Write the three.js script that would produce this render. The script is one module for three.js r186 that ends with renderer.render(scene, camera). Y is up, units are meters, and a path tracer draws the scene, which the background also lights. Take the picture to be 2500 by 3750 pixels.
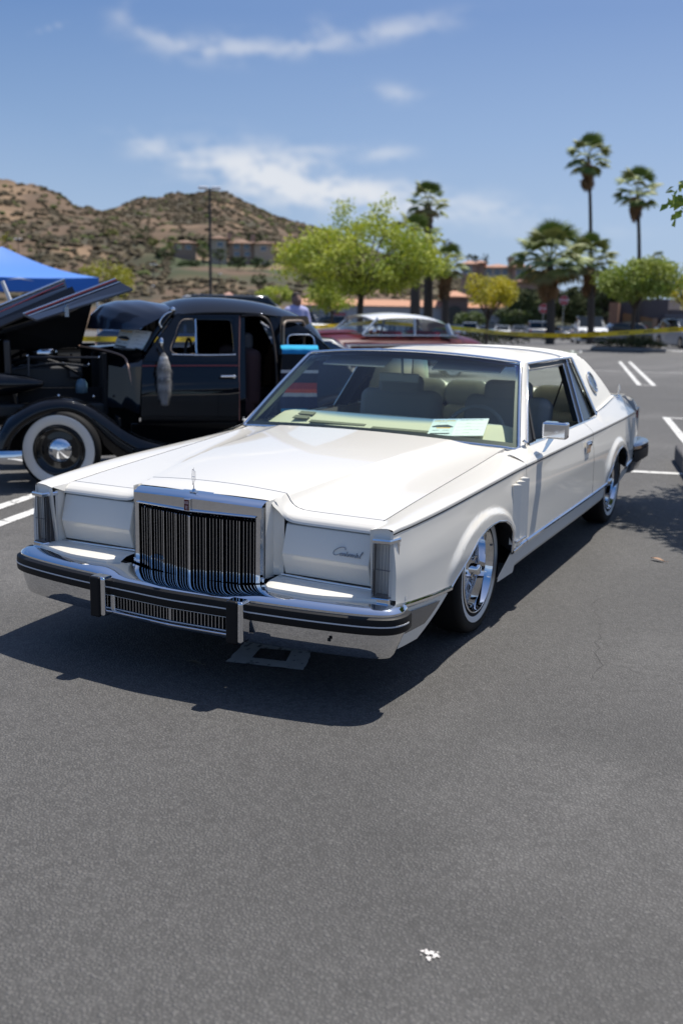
import * as THREE from 'three';
import { mergeGeometries, mergeVertices, toCreasedNormals } from 'three/addons/utils/BufferGeometryUtils.js';
import { RoundedBoxGeometry } from 'three/addons/geometries/RoundedBoxGeometry.js';
import { MarchingCubes } from 'three/addons/objects/MarchingCubes.js';
import { FontLoader } from 'three/addons/loaders/FontLoader.js';
import { TextGeometry } from 'three/addons/geometries/TextGeometry.js';

// ---------- camera, sky, sun, exposure ----------
const scene = new THREE.Scene();
const camera = new THREE.PerspectiveCamera(54.43, 682 / 1024, 0.05, 6000);
camera.position.set(2.3494, 1.5067, 4.3742);
camera.rotation.order = 'YXZ';
camera.rotation.set(-0.2016, 0.465, 0.017);
camera.focus = 3.95; camera.userData.fStop = 2.3;
camera.updateMatrixWorld(true);
scene.add(camera);
const renderer = new THREE.WebGLRenderer({ antialias: true });
renderer.setSize(682, 1024);
renderer.toneMapping = THREE.LinearToneMapping;
renderer.toneMappingExposure = 1.28;
renderer.shadowMap.enabled = true;
const SUN = new THREE.Vector3(0.15, 1, -0.4).normalize();
const sun = new THREE.DirectionalLight(new THREE.Color().setRGB(1, 0.955, 0.88), 4.6);
sun.position.copy(SUN).multiplyScalar(60); sun.castShadow = true;
Object.assign(sun.shadow.camera, { left: -40, right: 40, top: 40, bottom: -40, near: 1, far: 200 });
sun.shadow.mapSize.set(4096, 4096);
scene.add(sun, sun.target);

// ---------- little maths ----------
const V = (x, y, z) => new THREE.Vector3(x, y, z);
const C3 = (r, g, b) => new THREE.Color().setRGB(r, g, b);
function rng(seed) { let a = seed >>> 0; return () => { a = (a + 0x6D2B79F5) | 0; let t = Math.imul(a ^ (a >>> 15), 1 | a); t = (t + Math.imul(t ^ (t >>> 7), 61 | t)) ^ t; return ((t ^ (t >>> 14)) >>> 0) / 4294967296; }; }
const clamp = (x, a = 0, b = 1) => Math.min(b, Math.max(a, x));
const lerp = (a, b, t) => a + (b - a) * t;
const smooth = (a, b, x) => { const t = clamp((x - a) / (b - a)); return t * t * (3 - 2 * t); };
function interp(tab) { // piecewise, monotone x, smooth (Catmull-Rom on values)
  return x => {
    const n = tab.length; if (x <= tab[0][0]) return tab[0][1]; if (x >= tab[n - 1][0]) return tab[n - 1][1];
    let i = 0; while (x > tab[i + 1][0]) i++;
    const [x1, y1] = tab[i], [x2, y2] = tab[i + 1], p0 = tab[Math.max(0, i - 1)], p3 = tab[Math.min(n - 1, i + 2)];
    const h = x2 - x1, t = (x - x1) / h, m1 = i > 0 ? (y2 - p0[1]) / (x2 - p0[0]) * h : y2 - y1, m2 = i < n - 2 ? (p3[1] - y1) / (p3[0] - x1) * h : y2 - y1;
    const t2 = t * t, t3 = t2 * t; return (2 * t3 - 3 * t2 + 1) * y1 + (t3 - 2 * t2 + t) * m1 + (-2 * t3 + 3 * t2) * y2 + (t3 - t2) * m2;
  };
}
const lin = tab => x => { const n = tab.length; if (x <= tab[0][0]) return tab[0][1]; if (x >= tab[n - 1][0]) return tab[n - 1][1]; let i = 0; while (x > tab[i + 1][0]) i++; return lerp(tab[i][1], tab[i + 1][1], (x - tab[i][0]) / (tab[i + 1][0] - tab[i][0])); };
// value noise, tileable when per > 0
function hash2(i, j, s) { let h = Math.imul(i, 374761393) + Math.imul(j, 668265263) + Math.imul(s, 974634777) | 0; h = Math.imul(h ^ (h >>> 13), 1274126177); return ((h ^ (h >>> 16)) >>> 0) / 4294967296; }
function vnoise(x, y, s = 1, per = 0) {
  let i = Math.floor(x), j = Math.floor(y); const fx = x - i, fy = y - j, u = fx * fx * (3 - 2 * fx), v = fy * fy * (3 - 2 * fy);
  const w = k => per ? ((k % per) + per) % per : k;
  const a = hash2(w(i), w(j), s), b = hash2(w(i + 1), w(j), s), c = hash2(w(i), w(j + 1), s), d = hash2(w(i + 1), w(j + 1), s);
  return a + (b - a) * u + (c - a) * v + (a - b - c + d) * u * v;
}
const fbm = (x, y, o = 4, s = 1, per = 0) => { let f = 0, a = .5, n = 0; for (let k = 0; k < o; k++) { f += a * vnoise(x, y, s + k * 17, per); n += a; x *= 2; y *= 2; per *= 2; a *= .5; } return f / n; };

// ---------- sky: air and thin cloud, the same air all the way round ----------
{
  const W = 2048, H = 1024, d = new Float32Array(W * H * 4);
  const D = Math.PI / 180;
  // wisps: [azimuth, elevation, half width, half height, strength, tilt] in degrees
  const wisps = [[-33.5, 13.25, 3.1, .75, .5, .03], [-29.5, 13.4, 2.9, .5, .4, .1], [-24.3, 14.3, 3.6, .62, .45, .16], [-28, 14.3, 1.2, .8, .22, .2], [-37.0, 13.6, 2.1, .55, .34, -.22], [-38.6, 14.5, .8, .7, .22, .5],
    [-24.0, 11.25, 1.7, .55, .4, -.05], [-42.1, 13.7, .9, .08, .5, .35], [-31.0, 7.1, 4.6, 1.5, 1.05, -.14], [-25.5, 6.1, 5.5, 1.1, .8, -.08], [-36.5, 8.0, 2.6, .75, .5, -.2], [-24.6, 8.3, 1.8, .5, .4, .08], [-28.3, 8.4, 2.4, .3, .25, .0], [-19.0, 5.4, 4.0, .9, .3, 0], [-15, 4.2, 5, .5, .16, 0]];
  const r = rng(77);
  for (let k = 0; k < 70; k++) { const az = r() * 360 - 180; if (az > -58 && az < 6) continue; wisps.push([az, 5 + r() * r() * 40, 3 + r() * 5, .4 + r() * 1.2, .3 + r() * .4, (r() - .5) * .4]); }
  const airR = lin([[0, .50], [2, .47], [5, .42], [9, .32], [15, .185], [30, .115], [90, .06]]), airG = lin([[0, .61], [2, .595], [5, .555], [9, .46], [15, .31], [30, .215], [90, .135]]), airB = lin([[0, .75], [2, .765], [5, .755], [9, .70], [15, .575], [30, .46], [90, .34]]);
  for (let y = 0; y < H; y++) {
    const el = ((y + .5) / H - .5) * 180;
    for (let x = 0; x < W; x++) {
      let az = Math.atan2(Math.cos(((x + .5) / W - .5) * 2 * Math.PI), -Math.sin(((x + .5) / W - .5) * 2 * Math.PI)) / D; // from -z towards +x
      const e = Math.max(0, el); let c;
      if (el < 0) c = [.2, .19, .18];
      else {
        const f = (A, B, t) => A.map((a, i) => lerp(a, B[i], t));
        c = [airR(e) * .77, airG(e) * .775, airB(e) * .79];
        const ca = Math.cos(el * D), v = [ca * Math.sin(az * D), Math.sin(el * D), -ca * Math.cos(az * D)];
        const cosS = v[0] * SUN.x + v[1] * SUN.y + v[2] * SUN.z;
        const lean = Math.max(.33, cosS) - .47; c = [c[0] + .27 * lean, c[1] + .27 * lean, c[2] + .31 * lean];
        const halo = Math.exp((cosS - 1) * 14) * .16 + Math.exp((cosS - 1) * 120) * .9;
        c = [c[0] + halo * .9, c[1] + halo * .9, c[2] + halo * .85];
        let m = 0;
        for (const w of wisps) {
          let da = az - w[0]; if (da > 180) da -= 360; if (da < -180) da += 360;
          if (Math.abs(da) > w[2] * 2 || Math.abs(el - w[1]) > 2.5 * (w[3] + Math.abs(w[5]) * w[2])) continue;
          const de = el - w[1] - da * w[5];
          const g = Math.exp(-(da * da) / (w[2] * w[2]) * 1.4 - (de * de) / (w[3] * w[3]) * 1.4);
          if (g < .01) continue;
          const n = fbm(az * .55 + el * .8 + 400, el * 2.0 - az * .35 + 100, 5, 5), n2 = fbm(az * 2.2 + 900, el * 3.4 + az * .8 + 50, 4, 9);
          m += w[4] * g * smooth(.28, .72, n * .7 + n2 * .3 + g * .25 - .08);
        }
        m = Math.min(.8, m);
        c = f(c, [.66, .67, .69], m);
      }
      const k = ((y) * W + x) * 4; d[k] = c[0]; d[k + 1] = c[1]; d[k + 2] = c[2]; d[k + 3] = 1;
    }
  }
  const sky = new THREE.DataTexture(d, W, H, THREE.RGBAFormat, THREE.FloatType);
  sky.mapping = THREE.EquirectangularReflectionMapping; sky.magFilter = sky.minFilter = THREE.LinearFilter; sky.needsUpdate = true;
  scene.background = sky; scene.environment = sky;
}

// ---------- naming, tagging, adding ----------
const used = {};
function numbered(n) { n = n.replace(/_\d{3}$/, ''); const k = used[n] = (used[n] ?? -1) + 1; return k ? `${n}_${String(k).padStart(3, '0')}` : n; }
function thing(name, label, category, pos = [0, 0, 0], turn = 0, group) {
  const o = new THREE.Group(); o.name = numbered(name); o.position.set(...pos); o.rotation.y = turn; scene.add(o);
  o.userData = { label, category }; if (group) o.userData.group = group; return o;
}
function dup(src, label, pos, turn = 0, group, scale) {
  const o = src.clone(); o.name = numbered(src.name); o.userData = { ...src.userData, label }; if (group) o.userData.group = group;
  o.position.set(...pos); o.rotation.y = turn; if (scale) o.scale.setScalar(scale); scene.add(o); return o;
}
function mesh(name, geo, mat, parent, label) {
  const g = Array.isArray(geo) ? merge(geo) : geo;
  const m = new THREE.Mesh(g, mat); m.name = parent === scene ? numbered(name) : name; m.castShadow = m.receiveShadow = true;
  if (label) m.userData.label = label; parent.add(m); return m;
}
function struct(name, geo, mat) { const m = mesh(name, geo, mat, scene); m.userData.kind = 'structure'; return m; }
const stuffed = m => { m.userData.kind = 'stuff'; return m; };

// ---------- geometry helpers ----------
function merge(list) {
  const L = list.flat(9).filter(Boolean).map(g => { let h = g.index ? g.toNonIndexed() : g.clone(); for (const k of Object.keys(h.attributes)) if (!['position', 'normal', 'uv', 'color'].includes(k)) h.deleteAttribute(k); if (!h.attributes.uv) h.setAttribute('uv', new THREE.BufferAttribute(new Float32Array(h.attributes.position.count * 2), 2)); if (!h.attributes.normal) h.computeVertexNormals(); return h; });
  if (L.some(h => h.attributes.color)) for (const h of L) if (!h.attributes.color) h.setAttribute('color', new THREE.BufferAttribute(new Float32Array(h.attributes.position.count * 3).fill(1), 3));
  return L.length === 1 ? L[0] : mergeGeometries(L);
}
// grid of points f(i, j) -> [x, y, z]; crease angle in radians keeps sharp folds
function grid(nu, nv, f, crease = .6, uv) {
  const p = [], t = [], idx = [];
  for (let j = 0; j <= nv; j++) for (let i = 0; i <= nu; i++) { const q = f(i / nu, j / nv, i, j); p.push(q[0], q[1], q[2]); const w = uv ? uv(q, i / nu, j / nv) : [i / nu, j / nv]; t.push(w[0], w[1]); }
  for (let j = 0; j < nv; j++) for (let i = 0; i < nu; i++) { const a = j * (nu + 1) + i, b = a + 1, c = a + nu + 1, d = c + 1; idx.push(a, b, d, a, d, c); }
  const g = new THREE.BufferGeometry(); g.setAttribute('position', new THREE.Float32BufferAttribute(p, 3)); g.setAttribute('uv', new THREE.Float32BufferAttribute(t, 2)); g.setIndex(idx);
  if (crease) { const h = toCreasedNormals(g, crease); return h; } g.computeVertexNormals(); return g;
}
const rows = (R, crease = .6, sub = 1) => { // loft through given rows of equal length
  const n = R.length - 1, m = R[0].length - 1;
  return grid(m, n * sub, (u, v, i, j) => { const k = Math.min(n - 1, Math.floor(j / sub)), t = j / sub - k; return [0, 1, 2].map(c => lerp(R[k][i][c], R[k + 1][i][c], t)); }, crease);
};
const poly = (pts, crease = 0) => { // flat fan polygon
  const g = new THREE.BufferGeometry(), p = [], idx = []; pts.forEach(q => p.push(...q)); for (let i = 1; i < pts.length - 1; i++) idx.push(0, i, i + 1);
  g.setAttribute('position', new THREE.Float32BufferAttribute(p, 3)); g.setIndex(idx); const h = g.toNonIndexed(); h.computeVertexNormals(); return h;
};
function box(x, y, z, w, h, d, r = 0, rot) {
  const g = r ? new RoundedBoxGeometry(w, h, d, 2, Math.min(r, w / 2.01, h / 2.01, d / 2.01)) : new THREE.BoxGeometry(w, h, d);
  if (rot) { g.rotateX(rot[0] || 0); g.rotateZ(rot[2] || 0); g.rotateY(rot[1] || 0); }
  return g.translate(x, y, z);
}
function hexa(p) { // eight corners: bottom 0-3 round, top 4-7 round
  const f = [[0, 1, 2, 3], [7, 6, 5, 4], [0, 4, 5, 1], [1, 5, 6, 2], [2, 6, 7, 3], [3, 7, 4, 0]];
  return merge(f.map(q => poly(q.map(i => p[i]))));
}
function tube(pts, r, seg = 6, n = 0, closed = false, straight = false) {
  const P = pts.map(p => V(...p)); let c;
  if (straight) { c = new THREE.CurvePath(); for (let i = 0; i < P.length - 1; i++) c.add(new THREE.LineCurve3(P[i], P[i + 1])); if (closed) c.add(new THREE.LineCurve3(P[P.length - 1], P[0])); }
  else c = new THREE.CatmullRomCurve3(P, closed, 'centripetal');
  return new THREE.TubeGeometry(c, n || (P.length - 1) * (straight ? 1 : 5), r, seg, closed);
}
function rod(a, b, r0, r1 = r0, seg = 8, open = false) {
  const A = V(...a), B = V(...b), d = B.clone().sub(A), L = d.length(), g = new THREE.CylinderGeometry(r1, r0, L, seg, 1, open);
  g.translate(0, L / 2, 0); g.applyQuaternion(new THREE.Quaternion().setFromUnitVectors(V(0, 1, 0), d.normalize())); return g.translate(A.x, A.y, A.z);
}
function sweep(path, prof, crease = .6, closedProf = false, up) { // profile [(a,b)] along path; a sideways (horizontal), b up
  const P = path.map(p => V(...p)), n = P.length;
  const R = P.map((p, i) => {
    const t = P[Math.min(n - 1, i + 1)].clone().sub(P[Math.max(0, i - 1)]).normalize(), s = V(0, 1, 0).cross(t).normalize(), u = up ? V(...up) : t.clone().cross(s).normalize();
    const pr = typeof prof === 'function' ? prof(i / (n - 1), i) : prof; const q = closedProf ? [...pr, pr[0]] : pr;
    return q.map(([a, b]) => { const w = p.clone().addScaledVector(s, a).addScaledVector(u, b); return [w.x, w.y, w.z]; });
  });
  return rows(R, crease);
}
function lathe(pts, seg = 32) { return new THREE.LatheGeometry(pts.map(p => new THREE.Vector2(p[0], p[1])), seg); }
const flipX = g => { const h = g.index ? g.toNonIndexed() : g.clone(); h.scale(-1, 1, 1); const p = h.attributes; for (const k of Object.keys(p)) { const a = p[k], s = a.itemSize, A = a.array; for (let i = 0; i < a.count; i += 3) for (let c = 0; c < s; c++) { const t = A[(i + 1) * s + c]; A[(i + 1) * s + c] = A[(i + 2) * s + c]; A[(i + 2) * s + c] = t; } } return h; };
function at(u, v, depth) { // a point seen at photograph pixel (u, v) that lies depth metres ahead, measured level
  const f = 3645.5, d = V((u - 1250) / f, -(v - 1875) / f, -1).applyEuler(camera.rotation), k = depth / (-d.x * Math.sin(.465) - d.z * Math.cos(.465)); return d.multiplyScalar(k).add(camera.position);
}
const lotY = d => -.0215 * Math.max(0, d - 42); // the car park falls away gently beyond the island
const gnd = (u, depth) => { const p = at(u, 1140, depth); return [p.x, lotY(depth), p.z]; }; // under that pixel column, on the level lot
const arr = v => [v.x, v.y, v.z];

// ---------- textures ----------
function dataTex(n, f, srgb = true, rep) {
  const d = new Uint8Array(n * n * 4);
  for (let y = 0; y < n; y++) for (let x = 0; x < n; x++) { const c = f(x, y, n), k = (y * n + x) * 4; d[k] = clamp(c[0]) * 255; d[k + 1] = clamp(c[1]) * 255; d[k + 2] = clamp(c[2]) * 255; d[k + 3] = 255; }
  const t = new THREE.DataTexture(d, n, n); t.wrapS = t.wrapT = THREE.RepeatWrapping; t.magFilter = THREE.LinearFilter; t.minFilter = THREE.LinearMipmapLinearFilter; t.generateMipmaps = true;
  if (srgb) t.colorSpace = THREE.SRGBColorSpace; if (rep) t.repeat.set(rep, rep); t.needsUpdate = true; return t;
}
const S = l => l <= .0031308 ? l * 12.92 : 1.055 * Math.pow(l, 1 / 2.4) - .055; // linear to sRGB for texture bytes
function canvasTex(w, h, draw) { const c = document.createElement('canvas'); c.width = w; c.height = h; const x = c.getContext('2d'); draw(x, w, h); const t = new THREE.CanvasTexture(c); t.colorSpace = THREE.SRGBColorSpace; t.anisotropy = 4; return t; }

// ---------- materials ----------
const std = (c, roughness = .6, metalness = 0, o = {}) => new THREE.MeshStandardMaterial({ color: C3(...c), roughness, metalness, ...o });
const paint = (c, rough = .35, o = {}) => new THREE.MeshPhysicalMaterial({ color: C3(...c), roughness: rough, clearcoat: 1, clearcoatRoughness: .02, ...o });
const M = {
  white: paint([.74, .705, .63], .42, { specularIntensity: .3 }), chrome: std([.80, .81, .83], .035, 1), satin: std([.55, .56, .58], .22, 1), darkChrome: std([.25, .26, .28], .2, .9),
  spoke: std([.78, .80, .84], .25, 1), ribGrey: std([.16, .16, .165], .4), rubber: new THREE.MeshPhysicalMaterial({ color: C3(.007, .007, .008), roughness: .5, specularIntensity: .5 }), tyre: new THREE.MeshPhysicalMaterial({ color: C3(.009, .009, .0095), roughness: .7, specularIntensity: .4 }), whitewall: std([.62, .60, .56], .55), black: std([.01, .01, .011], .5), hollow: std([.008, .008, .009], .95),
  blackPaint: paint([.003, .0033, .0045], .3, { specularIntensity: 0 }), greyPaint: paint([.012, .018, .034], .3, { specularIntensity: .3 }),
  vinyl: std([.74, .715, .65], .5), cloth: std([.74, .73, .64], .95), navyCloth: std([.24, .25, .25], .95), roofWhite: paint([.76, .725, .65], .5, { specularIntensity: .3, clearcoat: .45 }), dash: std([.60, .565, .43], .75), dashDark: std([.16, .155, .11], .8), headliner: std([.68, .66, .58], .95),
  red: paint([.22, .012, .02], .3), maroon: paint([.075, .003, .008], .35, { specularIntensity: .2, clearcoat: .4 }), paleBlue: paint([.36, .42, .5], .35), navy: paint([.012, .03, .07], .3),
  lampDark: std([.022, .018, .018], .6), lens: new THREE.MeshPhysicalMaterial({ color: C3(.92, .93, .95), roughness: .05, transmission: 1, thickness: 0 }), amber: std([.55, .16, .02], .3), redLens: std([.3, .01, .01], .25),
  glass: new THREE.MeshPhysicalMaterial({ color: C3(.88, .96, .92), roughness: .01, transmission: 1, thickness: 0, ior: 1.5 }),
  clear: new THREE.MeshPhysicalMaterial({ color: C3(.9, .95, .94), roughness: .01, transmission: 1, thickness: 0 }),
  darkGlass: std([.012, .016, .018], .04, 0), bark: std([.075, .055, .042], .95), paintMark: std([.60, .59, .56], .8), concrete: std([.33, .31, .28], .9), paper: std([.75, .75, .74], .8),
};
for (const k of Object.keys(M)) { M[k].side = THREE.DoubleSide; M[k].name = k; }
// =====================================================================
// the white coupe: x to its left side, z to its front, origin under the front axle
// =====================================================================
const coupe = thing('white_coupe', 'long low white two-door luxury coupe with upright chrome grille in the foreground', 'car');
coupe.rotation.z = -0.008;
const part = (name, geo, mat, parent = coupe, label) => mesh(name, geo, mat, parent, label);
const bothEach = (name, list, mat) => list.forEach(g => both(name, g, mat)); const partEach = (name, list, mat, parent) => list.map(g => part(name, g, mat, parent));
const both = (name, geo, mat, labelR, labelL) => [part(name, geo, mat, coupe, labelR), part(name, flipX(Array.isArray(geo) ? merge(geo) : geo), mat, coupe, labelL)];
{
  const gapY = interp([[-.75, .818], [-.6, .81], [-.15, .776], [.2, .752], [.63, .722], [.92, .699], [1.03, .692]]);
  const crestX = interp([[-3.75, .875], [-3.5, .905], [-3, .93], [-2, .94], [-.5, .94], [.2, .94], [.6, .93], [.9, .905], [1.03, .884]]);
  const crestY = interp([[-3.75, .765], [-3.4, .785], [-2, .78], [-.5, .766], [-.25, .762], [.4, .742], [.97, .712], [1.03, .706]]);
  const moldY = interp([[-3.75, .445], [-3.6, .44], [-3, .402], [-2.4, .378], [-.45, .362], [-.25, .354], [.56, .372], [1.05, .402]]);
  const topX = lin([[-3.75, .775], [-3.15, .795], [-2.42, .852], [-2.33, .862], [-1.95, .867], [-.74, .866], [-.5, .83]]);
  const topY = lin([[-3.75, .87], [-3.55, .89], [-3.1, .905], [-2.38, .872], [-2.31, .842], [-1.95, .832], [-.74, .822], [-.5, .806]]);
  const archF = lin([[-.262, .354], [-.258, .38], [-.245, .42], [-.215, .465], [-.16, .512], [-.08, .545], [.02, .562], [.11, .564], [.2, .556], [.3, .53], [.38, .487], [.46, .437], [.56, .372]]);
  const archR = lin([[-3.045, .402], [-3.04, .43], [-3.02, .475], [-2.97, .53], [-2.88, .572], [-2.78, .59], [-2.68, .582], [-2.58, .553], [-2.49, .5], [-2.42, .435], [-2.385, .378]]);
  const archAt = z => z > -.262 && z < .56 ? archF(z) : z > -3.045 && z < -2.385 ? archR(z) : 0;
  const flare = (y, z) => { // raised lip round the wheel openings
    let f = 0;
    for (const [zc, yc, rz, ry] of [[.145, .36, .415, .205], [-2.715, .39, .335, .2]]) { const d = Math.hypot((z - zc) / (rz + .075), (y - yc) / (ry + .075)); if (y > yc - .03) f = Math.max(f, 1 - smooth(.885, .99, d)); }
    return f * .019 * smooth(.37, .50, y);
  };
  const sideX = (y, z) => { const c = crestX(z), d = crestY(z) - y; return c + .019 * smooth(0, .2, d) + .004 * smooth(.2, .4, d) + flare(y, z); };
  // flank from just under the crest to the moulding (or the wheel opening)
  const flank = (z0, z1, n) => {
    const zs = []; for (let i = 0; i <= n; i++) zs.push(lerp(z0, z1, i / n));
    for (const e of [[-.262, .56], [-3.045, -2.385]]) for (const q of [...e, e[0] + .004, e[0] + .017, e[0] + .047, e[0] + .1, e[1] - .01, e[1] - .08]) if (q > z0 + .002 && q < z1 - .002) zs.push(q);
    zs.sort((a, b) => a - b);
    return grid(zs.length - 1, 26, (u, t, i) => { const z = zs[i], yt = crestY(z) - .013, yl = Math.max(moldY(z) + .002, archAt(z)); const y = lerp(yt, yl, t); return [sideX(y, z), y, z]; }, .5);
  };
  const shoulder = (z0, z1, n, tx, ty, bulge = .004) => grid(n, 8, (u, t) => { const z = lerp(z0, z1, u), a = [tx(z), ty(z)], b = [crestX(z) - .004, crestY(z) - .002]; const k = Math.sin(Math.PI * t) * bulge + (t > .85 ? -.003 * (t - .85) / .15 : 0); return [lerp(a[0], b[0], t), lerp(a[1], b[1], t) + k, z]; }, .5);
  const crestRoll = (z0, z1, n) => grid(n, 4, (u, t) => { const z = lerp(z0, z1, u), a = t * Math.PI / 2; return [crestX(z) - .004 + .004 * Math.sin(a), crestY(z) - .005 - .008 * (1 - Math.cos(a)), z]; }, 0);
  const panel = (z0, z1, n, tx, ty) => [flank(z0, z1, n), shoulder(z0, z1, n, tx, ty), crestRoll(z0, z1, n)];
  const gX = () => .787;
  // --- front fenders
  const noseCap = [poly([[.787, .692, 1.028], [.787, .44, 1.0], [.89, .42, 1.0], [.884, .69, 1.03], [.862, .706, 1.034], [.83, .702, 1.036]])];
  both('fender', [...panel(-.492, 1.03, 60, gX, gapY), ...noseCap, grid(6, 8, (u, t) => { const z = lerp(-.49, -.735, t), x0 = lerp(.787, .845, t), x1 = lerp(.94, .872, t) ; return [lerp(x0, x1, u), lerp(lerp(.803, .812, t), lerp(.764, .822, t), u) - .003, z]; }, .5), grid(10, 2, (u, t) => { const y = lerp(.695, .43, u); return [lerp(sideX(y, 1.03), .875, t), y, lerp(1.03, 1.034, t)]; }, .5)], M.white);
  both('door', panel(-1.95, -.497, 40, topX, topY), M.white, 'driver door with its window down', 'passenger door on the side of the black sedan');
  both('quarter_panel', [...panel(-3.72, -1.956, 60, topX, topY), grid(1, 8, (u, t) => { const y = lerp(.87, .44, t), z = -3.72; return [lerp(.6, Math.min(sideX(y, z), lerp(.78, .9, smooth(0, .3, t))), u), y, z]; }, .5)], M.white);
  // dark pinstripe under the crest and the chrome moulding along the bottom of the flank
  bothEach('pinstripe', [[-.492, 1.03], [-1.95, -.497], [-3.6, -1.956]].map(([a, b]) => grid(30, 1, (u, t) => { const z = lerp(a, b, u), y = crestY(z) - .018 - .006 * t; return [sideX(y, z) + .0012, y, z]; }, 0)), M.black);
  const moldSeg = (a, b, n = 20) => sweep(Array.from({ length: n + 1 }, (_, i) => { const z = lerp(a, b, i / n); return [sideX(moldY(z), z) - .006, moldY(z), z]; }), [[-.006, .014], [.006, .013], [.014, .006], [.014, -.004], [.007, -.012], [-.006, -.014]], .7);
  bothEach('side_moulding', [moldSeg(.565, 1.04), moldSeg(-.49, -.265, 6), moldSeg(-1.95, -.498), moldSeg(-2.384, -1.957, 8), moldSeg(-3.62, -3.047, 8)], M.chrome);
  const archTrim = (ar, z0, z1) => tube(Array.from({ length: 33 }, (_, i) => { const z = lerp(z0, z1, i / 32), y = ar(z); return [sideX(y, z) - .002, y, z]; }), .0055, 6, 90);
  bothEach('wheel_opening_trim', [archTrim(archF, -.262, .56), archTrim(archR, -3.045, -2.385)], M.chrome);
  // rocker and lower valances
  const lower = (z0, z1, pr) => grid(16, pr.length - 1, (u, t, i, j) => { const z = lerp(z0, z1, u); return [crestX(z) + pr[j][0], moldY(z) - pr[j][1], z]; }, .5);
  bothEach('rocker_panel', [lower(-2.43, -.27, [[.018, .012], [.0, .03], [-.004, .1], [-.02, .125], [-.07, .165]]), lower(-3.55, -3.02, [[.016, .012], [0, .03], [-.02, .12], [-.06, .17]]), grid(4, 4, (u, t) => { const a = [lerp(.955, .945, t), lerp(.35, .236, t), lerp(-.262, -.10, Math.min(1, t * 1.3))], b = [lerp(.953, .93, t), lerp(.352, .215, t), -.40]; return [0, 1, 2].map(k => lerp(a[k], b[k], u)); }, .5)], std([.55, .54, .51], .45));
  both('lower_fender_trim', [grid(14, 8, (u, t) => { const z = lerp(lerp(.585, .80, t), 1.04, u); return [sideX(.4, z) - .004 - .028 * t * t, lerp(moldY(z) - .012, .212, t), z]; }, .5)], M.white);
  both('cornering_lamp', [grid(6, 3, (u, t) => { const z = lerp(lerp(.67, .78, t), 1.0, u); return [sideX(.4, z) + .002 - .012 * t * t, lerp(moldY(z) - .03, .275, t), z]; }, .5)], M.darkChrome);
  bothEach('wheel_well', [grid(20, 1, (u, t) => { const z = lerp(-.262, .56, u); return [t ? .6 : sideX(archF(z), z) - .004, archF(z) + .12 * t, t ? lerp(-.44, .62, u) : z]; }, .5), grid(20, 1, (u, t) => { const z = lerp(-3.045, -2.385, u); return [t ? .6 : sideX(archR(z), z) - .004, archR(z) + .12 * t, t ? lerp(-3.4, -2.36, u) : z]; }, .5), poly([[.6, .2, -.45], [.6, .7, -.45], [.6, .7, .65], [.6, .2, .65]]), poly([[.6, .2, -3.42], [.6, .72, -3.42], [.6, .72, -2.35], [.6, .2, -2.35]])], M.hollow);
  part('underbody', [box(0, .3, -1.35, 1.16, .22, 4.3), box(0, .3, -1.42, 1.76, .18, 1.7), box(0, .33, .82, 1.72, .2, .34)], M.hollow);
  // --- hood and header panel
  const cw = lin([[-.7, .54], [-.55, .52], [.4, .42], [1, .325], [1.1, .31]]), crY = interp([[-.7, .853], [-.5, .845], [.35, .806], [.9, .762], [1.0, .746], [1.1, .74]]), pw = lin([[-.7, 1.35], [-.5, 1.6], [.35, 6], [.9, 17], [1, 19]]);
  const hoodY = (a, z) => { const c = cw(z); if (a < c) return crY(z) + .014 * (1 - (a / c) ** 2); const t = (a - c) / (.785 - c); return lerp(crY(z), gapY(z), 1 - Math.pow(1 - clamp(t), pw(z))); };
  const halfX = [0, .08, .16, .24, .29, .31, .32, .33, .34, .35, .36, .38, .41, .45, .5, .54, .6, .66, .72, .76, .781]; const xs = [...halfX.slice(1).map(x => -x).reverse(), ...halfX];
  const warpX = (x, z) => { const a = Math.abs(x), s = Math.sign(x), c = cw(z); return s * (a <= .325 ? a / .325 * c : c + (a - .325) / (.781 - .325) * (.781 - c)); };
  const zb = x => -.5 - .135 * (x / .834) ** 2;
  part('hood', [grid(xs.length - 1, 44, (u, t, i) => { const z0 = lerp(zb(xs[i]), .882, t), x = warpX(xs[i], z0); return [x, hoodY(Math.abs(x), z0), z0]; }, .22),
    grid(xs.length - 1, 1, (u, t, i) => { const z0 = .882 + .002 * t, x = warpX(xs[i], .882); return [x, hoodY(Math.abs(x), .882) - .012 * t, z0]; }, .5), ...[-1, 1].map(s => grid(30, 1, (u, t) => { const z = lerp(-.62, .882, u); return [s * (.781 + .001 * t), gapY(z) - .012 * t, z]; }, .5))], M.white);
  const zShell = x => 1.09 - .05 * Math.min(1, Math.abs(x) / .31);
  part('header_panel', grid(xs.length - 1, 12, (u, t, i) => {
    const x = warpX(xs[i], .94), a = Math.abs(x), bl = smooth(.335, .385, a), zf = lerp(zShell(x) - .05, .966, bl), k = t * t * (3 - 2 * t) * .3 + t * .7, ang = t * Math.PI / 2;
    const z = lerp(lerp(.888, zf, t), .888 + (.966 - .888) * Math.sin(ang), bl); return [x, hoodY(a, lerp(z, Math.min(z, .9), bl)) - bl * .04 * (1 - Math.cos(ang)), z];
  }, .5), M.white);
  // --- face: backing, headlamp covers, shelf
  partEach('face_backing', [box(.58, .55, .938, .47, .24, .01), box(-.58, .55, .938, .47, .24, .01)], M.black);
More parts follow.
